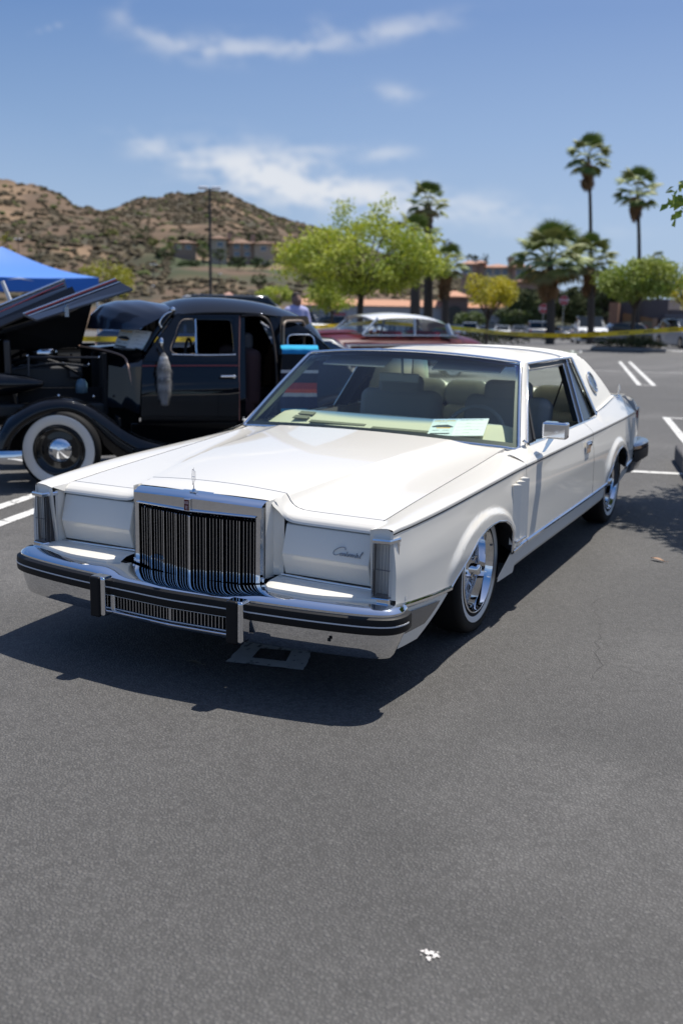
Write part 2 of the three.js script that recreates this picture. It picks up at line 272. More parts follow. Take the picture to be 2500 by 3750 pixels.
  bothEach('face_surround', [grid(10, 6, (u, t) => { const x = lerp(.326, .374, u), y = lerp(hoodY(x, .9) - .016 - .016 * u, .437, t); return [x, y, .959 + .02 * (1 - u) ** 2]; }, .5), grid(2, 8, (u, t) => [lerp(.779, .797, u), lerp(.675, .435, t), lerp(.956, 1.0, u)], .5), merge([poly([[.779, .672, .956], [.8, .69, 1.0], [.8, .70, .94], [.779, .69, .93]]), poly([[.772, .70, .89], [.79, .70, .89], [.79, .694, 1.03], [.772, .668, .966]])]), grid(8, 1, (u, t) => [.333 - .004 * t, lerp(.75, .43, u), lerp(.967, 1.03, t)], .5)], M.white);
  both('headlamp_cover', [rows([[.662, .938], [.656, .958], [.653, .962], [.541, .9935], [.536, .9935], [.453, .968], [.449, .963], [.448, .94]].map(([y, z]) => [.384, .384, .387, .768, .771, .771].map((x, i) => [x, y, i === 0 || i === 5 ? .938 : z - (i === 1 || i === 4 ? .003 : 0)])), .12)], M.white);
  both('cover_trim', [tube([[.372, .445, .972], [.55, .443, .978], [.785, .441, .974]], .005, 6)], M.chrome);
  both('bumper_filler', [grid(14, 4, (u, t) => { const x = lerp(.36, .918, u), zf = 1.135 - .085 * smooth(.55, .92, x) - .09 * smooth(.84, .925, x) - .05 * (1 - smooth(.36, .41, x)); return [x, .44 - .006 * t - .012 * (t > .99), lerp(.94, zf, t)]; }, .5), grid(14, 1, (u, t) => { const x = lerp(.36, .918, u), zf = 1.135 - .085 * smooth(.55, .92, x) - .09 * smooth(.84, .925, x) - .05 * (1 - smooth(.36, .41, x)); return [x, .434 - .02 * t, zf + .001]; }, .5)], M.white);
  // --- front lamps: a wedge of ribbed clear lens in a chrome frame
  for (const s of [1, -1]) {
    const F = g => s > 0 ? g : flipX(g), plan = [[.792, .99], [.818, 1.062], [.882, 1.052], [.897, .985]];
    const ring = (y, o = 0) => plan.map(([x, z]) => [x + (x > .85 ? o : -o), y, z + o]);
    const lampP = part('front_lamp', F(merge([rows([ring(.668, .001), ring(.662, .003), ring(.652, .002), ring(.65, 0)], .3), rows([ring(.438, 0), ring(.434, .002), ring(.42, .003), ring(.416, .001)], .3), poly([...ring(.668, .001)]), poly(ring(.416, .002)), tube([[.893, .66, 1.0], [.897, .425, .998]], .006, 6)])), M.chrome);
    part('lens', F(rows([ring(.65, .001), ring(.436, .001)], .2)), M.lens, lampP);
    part('reflector', F(merge([poly([[.8, .648, .985], [.89, .648, .985], [.89, .438, .985], [.8, .438, .985]]), poly([[.802, .648, .985], [.802, .438, .985], [.819, .438, 1.05], [.819, .648, 1.05]])])), M.lampDark, lampP);
    part('lens_rib', F(merge([...Array.from({ length: 5 }, (_, i) => box(.826 + i * .0125, .543, 1.05 - i * .002, .0011, .205, .002)), ...Array.from({ length: 3 }, (_, i) => box(.80 + i * .006, .543, 1.01 + i * .018, .001, .2, .002)), box(.85, .44, 1.02, .07, .003, .05), box(.85, .545, 1.04, .06, .0015, .01)])), M.ribGrey, lampP);
    part('amber_bulb', F(merge([box(.845, .58, 1.0, .05, .05, .012, .004)])), M.amber, lampP);
  }
  // --- grille
  const grille = part('grille', [
    grid(16, 1, (u, t) => { const x = lerp(-.318, .318, u); return [x, lerp(.739 - .014 * Math.abs(x) / .31, .685 - .004 * Math.abs(x) / .3, t), zShell(x) + .004]; }, .2), // front of the top bar
    grid(16, 5, (u, t) => { const x = lerp(-.318, .318, u), a = Math.abs(x) / .31; return [x, .739 - .014 * a + .022 * Math.sin(t * 1.57), zShell(x) + .004 - .055 * (1 - Math.cos(t * 1.57)) - .012 * t]; }, .5),
    ...[-1, 1].map(s => [grid(3, 1, (u, t) => [s * lerp(.292, .322, u), lerp(.725, .392, t), zShell(.31) + .004 - .02 * (u > .9)], .5), grid(1, 1, (u, t) => [s * (.322 + .006 * u), lerp(.73, .392, t), zShell(.31) - .015 - .08 * u], .5), grid(1, 1, (u, t) => [s * .292, lerp(.686, .392, t), zShell(.31) - .05 * u], .5), box(s * .324, .425, 1.0, .012, .02, .08, .004)]),
    tube([[-.295, .686, 1.052], [0, .69, 1.104], [.295, .686, 1.052]], .004, 6, 12, false, true), box(0, .66, .985, .64, .09, .01)], M.chrome);
  part('grille_backing', grid(2, 1, (u, t) => [lerp(-.3, .3, u), lerp(.69, .36, t), zShell(lerp(-.3, .3, u)) - .045], 0), M.hollow, grille);
  const webs = [];
  for (let i = -20; i <= 20; i++) {
    if (Math.abs(i) === 20) continue; const x = i * .0147, z = zShell(x) - .006, w = i === 0 ? .011 : i % 5 === 0 ? .0056 : .0032, pr = i % 5 === 0 ? .006 : 0;
    const wf = i === 0 ? .009 : i % 5 === 0 ? .0034 : .0019;
    part('grille_bar', [hexa([[x - wf / 2, .365, z - .006], [x + wf / 2, .365, z - .006], [x + wf / 2, .365, z + pr], [x - wf / 2, .365, z + pr], [x - wf / 2, .662, z - .006], [x + wf / 2, .662, z - .006], [x + wf / 2, .662, z + pr], [x - wf / 2, .662, z + pr]]), hexa([[x - wf / 2, .662, z - .006], [x + wf / 2, .662, z - .006], [x + wf / 2, .662, z + pr], [x - wf / 2, .662, z + pr], [x - wf / 2, .688, z - .034], [x + wf / 2, .688, z - .034], [x + wf / 2, .688, z - .022], [x - wf / 2, .688, z - .022]])], M.chrome, grille);
    webs.push(box(x, .517, z - .022, .0016, .31, .03));
  }
  stuffed(part('bar_webs', webs, std([.02, .02, .022], .4), grille));
  // badge: a raised chrome frame round a red plate that carries the lettering
  const badge = part('badge', [box(0, .713, zShell(0) + .011, .03, .052, .012, .003)], M.chrome, grille);
  badge.material = M.chrome;
  const bt = canvasTex(128, 240, (x, w, h) => { x.fillStyle = '#5a0a12'; x.fillRect(0, 0, w, h); x.fillStyle = '#d8c8c8'; x.textAlign = 'center'; x.save(); x.translate(64, 96); x.scale(.62, 1.5); x.font = 'bold 62px serif'; x.fillText('MARK', 0, 0); x.restore(); x.save(); x.translate(64, 218); x.scale(.9, 1.5); x.font = 'bold 76px serif'; x.fillText('VI', 0, 0); x.restore(); });
  const bp = part('badge_plate', new THREE.PlaneGeometry(.022, .043), new THREE.MeshStandardMaterial({ map: bt, roughness: .3 }), grille); bp.position.set(0, .713, zShell(0) + .0185);
  // hood ornament: an open upright star frame on a pedestal
  const oz = 1.055, oy = .772;
  part('hood_ornament', [rod([0, oy - .012, oz], [0, oy, oz], .012, .007, 10), box(0, oy - .012, oz, .032, .006, .022, .002), rod([0, oy, oz], [0, oy + .016, oz], .003, .002, 8),
    tube([[-.0045, oy + .016, oz], [-.0085, oy + .05, oz], [-.0055, oy + .088, oz], [.0055, oy + .088, oz], [.0085, oy + .05, oz], [.0045, oy + .016, oz]], .0014, 6, 5, true, true), rod([-.0085, oy + .05, oz], [.0085, oy + .05, oz], .0012), rod([0, oy + .014, oz], [0, oy + .088, oz], .0009)], M.chrome);
  // script on the left headlamp cover
  const scr = [[[.40, .78], [.36, 1.0], [.25, 1.02], [.10, .80], [.0, .42], [.02, .18], [.10, .12], [.2, .25], [.27, .4], [.24, .3], [.25, .14], [.3, .13], [.34, .3], [.31, .4], [.27, .34], [.33, .33], [.36, .4], [.34, .13], [.38, .4], [.41, .37], [.4, .13], [.43, .16], [.48, .62], [.46, .16], [.49, .14], [.52, .38], [.51, .13], [.54, .18], [.56, .4], [.55, .13], [.59, .4], [.61, .37], [.6, .14], [.63, .2], [.68, .33], [.66, .42], [.64, .3], [.65, .14], [.69, .16], [.71, .4], [.7, .13], [.74, .4], [.76, .36], [.75, .14], [.78, .18], [.82, .62], [.8, .18], [.82, .13], [.87, .38], [.83, .36], [.83, .14], [.87, .25], [.88, .14], [.91, .2], [1.0, .72], [1.0, .82], [.96, .6], [.93, .2], [.96, .13]]];
  part('script_badge', scr.map(L => tube(L.map(([a, b]) => { const y = .559 + b * .036; return [.612 + a * .124 + b * .004, y, .963 + (.655 - y) / (.655 - .538) * .03 + .003]; }), .0016, 5, 420)), std([.30, .32, .36], .15, 1));
  // --- front bumper
  const bpath = [[.946, 0, .985], [.952, 0, 1.03], [.946, 0, 1.072], [.93, 0, 1.105], [.9, 0, 1.131], [.85, 0, 1.153], [.77, 0, 1.173], [.65, 0, 1.194], [.5, 0, 1.213], [.35, 0, 1.226], [.2, 0, 1.236], [0, 0, 1.247]];
  const half = bpath.map(p => [p[0], .352, p[2]]), full = [...half, ...half.slice(0, -1).reverse().map(p => [-p[0], p[1], p[2]])];
  const dense = (P, n) => { const c = new THREE.CatmullRomCurve3(P.map(p => V(...p)), false, 'centripetal'); return c.getPoints(n).map(arr); };
  const fullD = dense(full, 120);
  const bump = part('front_bumper', [sweep(fullD, (f, i) => { const k = lerp(.42, 1, smooth(.22, .42, Math.abs(fullD[i][0]))); return [[-.17, .07], [-.12, .072], [-.07, .069], [-.035, .062], [-.018, .054], [-.01, .044]].map(([a, b]) => [a, .03 + (b - .03) * k]).concat([[-.01, .03], [-.03, .028]]); }, .6),
    ...[1, -1].map(s => { const P = dense(half.filter(p => p[0] > .3).concat([[.3, .352, 1.229]]), 60).map(p => [s * p[0], p[1], p[2]]); return sweep(s > 0 ? P : P.reverse(), f => { const e = s > 0 ? f : 1 - f, k = .035 * (1 - smooth(0, .22, e)); return [[-.03, -.028], [-.012, -.03], [-.014, -.045], [-.022, -.08 + k * .3], [-.034, -.128 + k], [-.042, -.138 + k], [-.08, -.142 + k]]; }, .5); }),
    sweep(dense([[.31, .352, 1.229], [.2, .352, 1.236], [.001, .352, 1.247], [-.001, .352, 1.247], [-.2, .352, 1.236], [-.31, .352, 1.229]], 30), [[-.05, -.096], [-.012, -.1], [-.004, -.108], [-.006, -.118], [-.02, -.13], [-.06, -.134]], .7), ...[1, -1].map(s => box(s * .295, .285, 1.205, .02, .07, .04, .006))], M.chrome);
  part('rub_strip', [sweep(fullD, [[-.03, .034], [-.004, .034], [.006, .029], [.008, .02], [.008, -.022], [.006, -.03], [-.004, -.034], [-.03, -.034]], .6)], M.rubber, bump);
  part('strip_line', [sweep(fullD.slice(5, -5), [[.004, .0045], [.0095, .004], [.0095, -.001], [.004, -.0015]], .5)], std([.62, .62, .63], .3), bump);
  part('lower_grille_backing', [grid(4, 1, (u, t) => { const x = lerp(-.3, .3, u); return [x, lerp(.322, .24, t), 1.2 - .02 * Math.abs(x) / .3]; }, 0)], M.hollow, bump);
  partEach('lower_grille_frame', [...[.31, .255].map(y => tube([[-.285, y, 1.213], [0, y, 1.229], [.285, y, 1.213]], .0026, 5, 8, false, true))], M.satin, bump);
  for (let i = -17; i <= 17; i++) { const x = i * .0163, z = 1.226 - .0165 * Math.abs(x) / .285; part('lower_grille_bar', box(x, .2825, z - .006, i ? .0032 : .012, .058, .014), M.satin, bump); }
  for (const s of [1, -1]) {
    const gd = part('bumper_guard', [box(s * .335, .317, 1.245, .078, .17, .062, .012)], M.chrome, bump);
    part('guard_pad', [box(s * .335 - .006, .316, 1.274, .05, .172, .022, .008)], M.rubber, bump);
  }
  part('bolt_hole', box(.7, .283, 1.176, .012, .012, .006), M.hollow, bump);
  // --- windscreen
  const F = (s, t) => { const b = [.834 * s, .845 - .033 * s * s, -.53 - .135 * s * s], T = [.672 * s, 1.262 - .04 * s * s, -1.075 - .085 * s * s], k = .05 * t * (1 - t) * (1 - .3 * s * s); return [lerp(b[0], T[0], t), lerp(b[1], T[1], t) + k * .8, lerp(b[2], T[2], t) + k * .75]; };
  const wsTex = dataTex(128, (x, y, n) => { const v = y / n, b = smooth(.74, .95, v); return [lerp(.94, .36, b), lerp(.978, .52, b), lerp(.94, .76, b)]; });
  part('windshield', grid(24, 16, (u, t) => F(lerp(-1, 1, u), t), 0), new THREE.MeshPhysicalMaterial({ map: wsTex, roughness: .01, transmission: 1, thickness: 0, side: THREE.DoubleSide }));
  part('windshield_seal', [grid(24, 1, (u, t) => { const q = F(lerp(-.99, .99, u), t * .05 + .005); return [q[0], q[1] - .004, q[2] - .004]; }, 0), ...[1, -1].map(s => grid(1, 12, (u, t) => { const q = F(s * lerp(.975, 1, u), t); return [q[0], q[1] - .004, q[2] - .003]; }, 0)), grid(24, 1, (u, t) => { const q = F(lerp(-.99, .99, u), .975 + t * .025); return [q[0], q[1] - .004, q[2] - .004]; }, 0)], M.black);
  const edge = []; for (let i = 0; i <= 24; i++) edge.push(F(lerp(-1.005, 1.005, i / 24), -.012)); for (let i = 1; i <= 12; i++) edge.push(F(1.012, lerp(0, 1.0, i / 12))); for (let i = 0; i <= 24; i++) edge.push(F(lerp(1.0, -1.0, i / 24), 1.018)); for (let i = 1; i <= 12; i++) edge.push(F(-1.012, lerp(1, 0, i / 12)));
  part('windshield_trim', tube(edge.filter((_, i) => i % 1 === 0), .0105, 8, 180, true, false), M.chrome);
  part('cowl', grid(24, 4, (u, t) => { const s = lerp(-.99, .99, u), a = F(s, -.02), z = lerp(a[2] + .045, a[2], t); return [a[0], a[1] - .012 * (1 - t) - .006, z]; }, 0), M.white);
  const pil = t => [lerp(.862, .69, t), lerp(.826, 1.222, t), lerp(-.735, -1.27, t)];
  both('windshield_pillar', [grid(4, 14, (u, t) => { const a = F(1.02, t), b = pil(t), k = Math.sin(Math.PI * u) * .012; return [lerp(a[0], b[0], u) + k, lerp(a[1], b[1], u) + k * .5, lerp(a[2], b[2], u) + k * .5]; }, .5), grid(1, 14, (u, t) => { const b = pil(t); return [b[0] - .03 * u, b[1], b[2] - .01 * u]; }, .5)], M.white);
  both('pillar_lining', grid(1, 12, (u, t) => { const a = F(.985, t), b = pil(t); return [lerp(a[0], b[0] - .03, u), lerp(a[1], b[1], u) - .006, lerp(a[2], b[2], u) - .02]; }, .5), std([.30, .33, .28], .9));
  // --- roof
  const H = interp([[-1.05, 1.264], [-1.3, 1.291], [-1.7, 1.311], [-2.1, 1.313], [-2.5, 1.298], [-2.76, 1.272]]);
  const rp = [[0, 0], [.2, .003], [.4, .012], [.52, .024], [.59, .036], [.635, .05], [.662, .064], [.678, .078], [.686, .09]]; const rpf = [...rp.slice(1).map(([x, d]) => [-x, d]).reverse(), ...rp];
  const roofAt = (i, z) => { const [x, d] = rpf[i], w = lin([[-2.76, .955], [-2.3, 1], [-1.2, 1], [-1.05, .985]])(z); return [x * w, H(z) - d, z]; };
  const roofGrid = (za, zbk, n) => grid(rpf.length - 1, n, (u, t, i) => roofAt(i, lerp(za(rpf[i][0]), zbk, t)), .5);
  part('roof', roofGrid(x => -1.088 - .085 * (x / .672) ** 2, -2.255, 20), M.roofWhite);
  const band = part('vinyl_top', [roofGrid(() => -2.262, -2.75, 10),
    ...[1, -1].map(s => { const g = grid(10, 12, (u, t) => { const a = [lerp(.687, .858, t), lerp(1.216, .868, t), lerp(-2.262, -2.34, t)], b = [lerp(.652, .80, t), lerp(1.19, .91, t), lerp(-2.76, -3.12, Math.pow(t, .9))]; const k = Math.sin(Math.PI * t) * .01; return [lerp(a[0], b[0], u) + k, lerp(a[1], b[1], u), lerp(a[2], b[2], u)]; }, .5), h = grid(3, 12, (u, t) => { const b = [lerp(.652, .80, t), lerp(1.19, .91, t), lerp(-2.76, -3.12, Math.pow(t, .9))]; const xi = lerp(.56, .66, t), dp = lin(rp.map(([x, d]) => [x * .955, d])); return [lerp(b[0], xi, u), lerp(b[1], lerp(H(-2.75) - dp(lerp(.652, .56, u)) - .002, .91, t), u), b[2] - .02 * u]; }, .5); return s > 0 ? [g, h] : [flipX(g), flipX(h)]; }),
    grid(16, 3, (u, t) => { const x = lerp(-.6, .6, u); return [x, lerp(H(-2.75) - lin(rp.map(([q, d]) => [q * .955, d]))(Math.abs(x)) - .001, 1.235 - .03 * x * x, t), lerp(-2.75, -2.79, t)]; }, .5)], M.vinyl);
  part('roof_band', sweep(rpf.map((_, i) => { const q = roofAt(i, -2.26); return [q[0], q[1] + .001, q[2]]; }), [[-.02, .001], [-.016, .007], [.016, .007], [.02, .001]], .5), M.white);
  partEach('roof_band_trim', [[-.023], [.023]].map(([o]) => tube(rpf.map((_, i) => { const q = roofAt(i, -2.26 + o); return [q[0], q[1] + .003, q[2]]; }), .0035, 5, 40)), M.chrome);
  bothEach('drip_rail', [tube([[.692, 1.219, -1.24], [.694, 1.222, -1.7], [.692, 1.22, -2.25]], .008, 6), tube([[.69, 1.215, -1.26], [.78, 1.03, -.995], [.866, .832, -.745]], .006, 6), tube([[.69, 1.215, -2.262], [.782, 1.02, -2.305], [.866, .846, -2.335]], .011, 6)], M.chrome);
  both('vinyl_moulding', tube([[.862, .866, -2.34], [.84, .886, -2.7], [.803, .908, -3.13]], .009, 6), M.vinyl);
  for (const s of [1, -1]) {
    const ow = part('opera_window', s > 0 ? tube(Array.from({ length: 24 }, (_, i) => { const a = i / 24 * 2 * Math.PI; const y = 1.045 + .064 * Math.sin(a), z = -2.55 + .088 * Math.cos(a); return [.776 - (y - 1.045) * .49 - (z + 2.55) * -.055, y, z]; }), .008, 6, 60, true) : flipX(tube(Array.from({ length: 24 }, (_, i) => { const a = i / 24 * 2 * Math.PI; const y = 1.045 + .064 * Math.sin(a), z = -2.55 + .088 * Math.cos(a); return [.776 - (y - 1.045) * .49 + (z + 2.55) * .055, y, z]; }), .008, 6, 60, true)), M.chrome);
    const pane = poly(Array.from({ length: 24 }, (_, i) => { const a = i / 24 * 2 * Math.PI, y = 1.045 + .062 * Math.sin(a), z = -2.55 + .086 * Math.cos(a); return [.777 - (y - 1.045) * .49 + (z + 2.55) * .055, y, z]; })); part('pane', s > 0 ? pane : flipX(pane), M.darkGlass, ow);
  }
  // --- side windows: frame posts, quarter glass, weather strip
  const sideP = (t, z) => [lerp(.864, .688, t), lerp(.83, 1.216, t), z];
  const postGeo = (zb0, zt0, w, out = .0) => grid(1, 10, (u, t) => { const q = sideP(t, lerp(zb0, zt0, t) - w * u); return [q[0] + out, q[1], q[2]]; }, 0);
  bothEach('door_post', [postGeo(-1.87, -2.02, .09), grid(1, 10, (u, t) => { const q = sideP(t, lerp(-1.96, -2.11, t)); return [q[0] - .06 * u, q[1], q[2]]; }, 0), grid(12, 1, (u, t) => { const q = sideP(lerp(.99, .93, t), lerp(-1.28, -2.22, u)); return q; }, 0)], M.black);
  bothEach('window_trim', [tube([sideP(0, -1.965), sideP(.5, -2.04), sideP(.985, -2.115)].map(q => [q[0] + .004, q[1], q[2]]), .006, 6), tube([sideP(0, -1.87), sideP(.5, -1.945), sideP(.93, -2.01)].map(q => [q[0] + .003, q[1], q[2]]), .004, 6), sweep([[.868, .83, -2.33], [.87, .828, -1.9], [.87, .824, -1.2], [.868, .82, -.76]], [[-.01, .008], [.006, .008], [.009, 0], [.006, -.006]], .6)], M.chrome);
  both('quarter_glass', [grid(1, 8, (u, t) => { const q = sideP(t * .98, lerp(lerp(-1.97, -2.12, t), lerp(-2.325, -2.25, t), u)); return [q[0] - .012, q[1], q[2]]; }, 0)], M.darkGlass);
  both('vent_bar', [rod([.852, .828, -.92], [.755, 1.05, -1.055], .011, .009, 8), poly([[.855, .83, -.76], [.848, .83, -.9], [.76, 1.04, -1.04]])], M.black);
  both('sill_cap', tube([[.865, .83, -.72], [.872, .838, -.70], [.86, .85, -.69]], .008, 6), M.chrome);
  // --- mirrors, handles, louvres, keyhole
  for (const s of [1, -1]) {
    const Fm = g => s > 0 ? g : flipX(g);
    if (s > 0) { const mir = part('door_mirror', Fm(merge([box(.998, .905, -.8, .132, .088, .07, .012, [0, .06, 0]), hexa([[.925, .782, -.815], [.94, .786, -.775], [.955, .79, -.775], [.945, .786, -.815], [.965, .868, -.815], [.97, .868, -.785], [1.0, .868, -.785], [.995, .868, -.815]])])), M.chrome);
    part('mirror_glass', Fm(box(.998, .905, -.837, .118, .074, .004, .002, [0, .06, 0])), M.darkGlass, mir); }
    const hd = part('door_handle', Fm(merge([box(.957, .70, -1.77, .012, .075, .1, .01), box(.963, .712, -1.77, .012, .03, .085, .008)])), M.chrome); part('lock', Fm(box(.955, .715, -1.86, .012, .03, .022, .006)), M.darkChrome, hd);
    for (let k = 0; k < 3; k++) { const z = -.272 - k * .064, lv = part('fender_louvre', Fm(merge([hexa([[.95, .395, z - .03], [.95, .395, z + .03], [.962, .395, z + .03], [.985, .395, z - .028], [.948, .69 + k * .008, z - .03], [.948, .69 + k * .008, z + .03], [.958, .69 + k * .008, z + .03], [.98, .685 + k * .008, z - .028]])])), M.white); }
    part('louvre_trim', Fm(box(.982, .408, -.325, .012, .012, .15, .004)), M.chrome);
  }
  // --- rear: trunk, tail lamps, bumper
  part('trunk_lid', [grid(16, 10, (u, t) => { const x = lerp(-.775, .775, u), z = lerp(-3.1, -3.72, t); return [x, topY(z) + .012 * (1 - (x / .775) ** 2), z]; }, .5), grid(10, 6, (u, t) => [lerp(-.775, .775, u), lerp(.885, .45, t), -3.72 - .04 * Math.sin(t * 2.5)], .5)], M.white);
  part('rear_window_surround', [grid(16, 3, (u, t) => { const x = lerp(-.72, .72, u); return [x, lerp(.955, .905, t), lerp(-3.06, -3.13, t)]; }, .5)], M.vinyl);
  part('rear_window', grid(12, 6, (u, t) => [lerp(-.6, .6, u) * (1 + .1 * t), lerp(1.235, .955, t) - .01 * Math.cos(u * 3), lerp(-2.79, -3.06, t)], 0), M.glass);
  part('trunk_ornament', [rod([.80, .885, -3.35], [.80, .91, -3.35], .012, .006, 8), tube([[.80, .91, -3.35], [.793, .945, -3.35], [.80, .985, -3.35], [.807, .945, -3.35]], .003, 5, 8, true, true)], M.chrome);
  both('tail_lamp', [hexa([[.79, .52, -3.77], [.885, .52, -3.77], [.893, .52, -3.69], [.79, .52, -3.69], [.79, .80, -3.74], [.875, .80, -3.74], [.885, .80, -3.68], [.79, .80, -3.68]])], M.redLens);
  both('tail_lamp_cap', [hexa([[.785, .79, -3.755], [.886, .77, -3.755], [.902, .775, -3.58], [.785, .85, -3.58], [.785, .83, -3.73], [.865, .82, -3.73], [.87, .868, -3.56], [.785, .895, -3.56]]), box(.888, .65, -3.735, .016, .28, .03, .004)], M.satin);
  both('side_marker', [box(.946, .63, -3.24, .012, .24, .022, .004), box(.944, .63, -3.3, .012, .24, .012, .004)], M.white);
  const rpath = [[.93, .43, -3.4], [.955, .43, -3.5], [.965, .43, -3.7], [.955, .43, -3.85], [.91, .43, -3.93], [.7, .43, -3.97], [0, .43, -3.99], [-.7, .43, -3.97], [-.91, .43, -3.93], [-.955, .43, -3.85], [-.965, .43, -3.7], [-.955, .43, -3.5], [-.93, .43, -3.4]];
  const rb = part('rear_bumper', sweep(dense(rpath.slice().reverse(), 70), [[-.08, .1], [-.03, .105], [.0, .1], [.012, .085], [.012, .06], [-.01, .055], [-.01, -.03], [-.02, -.06], [-.05, -.13], [-.08, -.135]], .5), std([.32, .33, .35], .12, 1));
  part('rear_rub_strip', sweep(dense(rpath.slice().reverse(), 70), [[-.02, .056], [.014, .05], [.016, 0], [.014, -.03], [-.02, -.034]], .5), M.rubber, rb);
  // --- cabin
  const dashY = t => .806 + .1 * Math.pow(smooth(-.2, 1, t), 1.3) - .006;
  part('dashboard', [grid(28, 16, (u, t) => { const s = lerp(-1, 1, u), e = smooth(0, .1, 1 - Math.abs(s)), k = Math.min(1, t / .78), q = t > .78 ? (t - .78) / .22 : 0; const zf = -.555 - .125 * s * s, z = lerp(zf, -.965, k) - .018 * Math.sin(q * Math.PI * .5) ; return [s * .78, dashY(k) - .012 * s * s - .05 * (1 - e) * k - .07 * q * q, z]; }, 0), box(0, .68, -.985, 1.46, .32, .03)], M.dash);
  const slot = (x, z, w, d) => { const y = dashY(clamp((-.565 - z) / .40)) + .001; return box(x, y, z, w, .006, d, .001, [.27, 0, 0]); };
  partEach('dash_vent', [slot(-.53, -.80, .1, .045), slot(-.525, -.86, .1, .045), slot(-.27, -.76, .36, .03), slot(.13, -.74, .34, .03), slot(.3, -.9, .03, .015)], M.dashDark);
  const wheelT = new THREE.TorusGeometry(.185, .014, 8, 32); wheelT.rotateX(-.45); wheelT.translate(.37, .775, -1.3);
  part('steering_wheel', [wheelT, rod([.37, .77, -1.3], [.37, .68, -1.14], .03, .04), box(.37, .775, -1.3, .34, .02, .03, .008, [-.45, 0, 0])], M.navyCloth);
  const cushion = (x, y, z, w, h, d, r = .06, rot) => new RoundedBoxGeometry(w, h, d, 4, r).rotateX(rot || 0).translate(x, y, z);
  for (const s of [-1, 1]) part('front_seat', [cushion(s * .38, .5, -1.65, .6, .2, .55), cushion(s * .38, .72, -1.92, .58, .5, .18, .07, -.12), cushion(s * .38, .985, -1.93, .32, .17, .11, .05), rod([s * .38, .8, -1.92], [s * .38, .95, -1.93], .02)], M.navyCloth);
  part('rear_seat', [cushion(0, .5, -2.5, 1.36, .25, .5), ...[-.5, -.17, .17, .5].map(x => [cushion(x, .9, -2.68, .335, .2, .2, .085), cushion(x, .73, -2.66, .335, .2, .2, .08)]), cushion(0, .6, -2.62, 1.3, .2, .2)], M.cloth);
  part('parcel_shelf', box(0, .93, -2.93, 1.3, .03, .36), M.cloth);
  part('headliner', [grid(8, 10, (u, t) => { const x = lerp(-.62, .62, u), z = lerp(-1.16, -2.74, t); return [x, H(z) - .045 - .05 * x * x, z]; }, 0)], M.headliner);
  part('rear_view_mirror', [box(-.09, 1.1, -1.22, .25, .055, .025, .01, [0, .12, 0]), rod([-.06, 1.12, -1.2], [-.04, 1.22, -1.14], .008)], M.navyCloth);
  part('seat_belt', [grid(1, 8, (u, t) => [lerp(.70, .62, t), lerp(1.17, .62, t), lerp(-2.12, -1.8, t) - .05 * u], 0)], std([.06, .06, .07], .8));
  both('door_trim', [grid(10, 6, (u, t) => { const z = lerp(-.72, -2.3, u); return [.83 - .02 * Math.sin(t * 3), lerp(.825, .42, t), z]; }, 0)], std([.16, .16, .15], .9));
  partEach('sun_visor', [box(-.36, 1.19, -1.2, .42, .012, .14, .004, [.35, 0, 0]), box(.36, 1.19, -1.2, .42, .012, .14, .004, [.35, 0, 0])], M.headliner);
  part('cabin_floor', box(0, .42, -1.7, 1.5, .02, 2.3), M.hollow); part('firewall', box(0, .6, -.62, 1.5, .4, .02), M.hollow); part('rear_bulkhead', box(0, .66, -2.9, 1.4, .5, .02), M.hollow);
  // --- wire wheels
  const tyreP = [[.205, -.09], [.222, -.075], [.245, -.078], [.275, -.085], [.296, -.08], [.306, -.06], [.309, -.02], [.309, .02], [.306, .06], [.296, .08], [.275, .086], [.25, .083], [.225, .078], [.207, .07]];
  function wheel(x, z, s, y) {
    const w = new THREE.Group(); w.name = 'wheel'; coupe.add(w); w.position.set(x, y, z); w.rotation.z = s > 0 ? -Math.PI / 2 : Math.PI / 2; // lathe axis points outwards
    mesh('tyre', lathe(tyreP.map(p => [p[0], p[1]]), 56), M.tyre, w);
    mesh('whitewall', lathe([[.2515, .0837], [.2515, .0848], [.24, .0835], [.225, .0795], [.225, .078]], 56), M.whitewall, w);
    mesh('rim', [lathe([[.209, .068], [.21, .078], [.206, .083], [.201, .081], [.199, .066], [.193, .064], [.191, .048], [.187, .045], [.186, .018], [.178, .006], [.174, -.075]], 56)], M.chrome, w);
    const sp = []; for (let k = 0; k < 22; k++) { const a = k / 22 * 2 * Math.PI; for (const [tw, h0, h1, r1] of [[.5, .028, -.02, .173], [-.5, .028, -.05, .171], [.35, -.03, .0, .18], [-.35, -.03, -.06, .17]]) sp.push(rod([.045 * Math.cos(a), h0, .045 * Math.sin(a)], [r1 * Math.cos(a + tw), h1, r1 * Math.sin(a + tw)], .0024, .0024, 5, true)); }
    stuffed(mesh('spokes', sp, M.spoke, w));
    mesh('hub', [lathe([[.0, .085], [.022, .083], [.03, .072], [.034, .05], [.048, .03], [.052, -.05]], 28), ...[0, 1, 2].map(k => { const a = k * 2.094 + .5; return hexa([[-.009, .052, .02], [.009, .052, .02], [.006, .056, .062], [-.006, .056, .062], [-.009, .068, .02], [.009, .068, .02], [.005, .064, .064], [-.005, .064, .064]]).rotateY(a); })], M.chrome, w);
    mesh('brake_drum', lathe([[.0, -.072], [.12, -.074], [.13, -.082], [.176, -.086]], 28), M.hollow, w);
  }
  wheel(.806, 0, 1, .314); wheel(-.806, 0, -1, .301); wheel(.806, -2.906, 1, .314); wheel(-.806, -2.906, -1, .301);
}
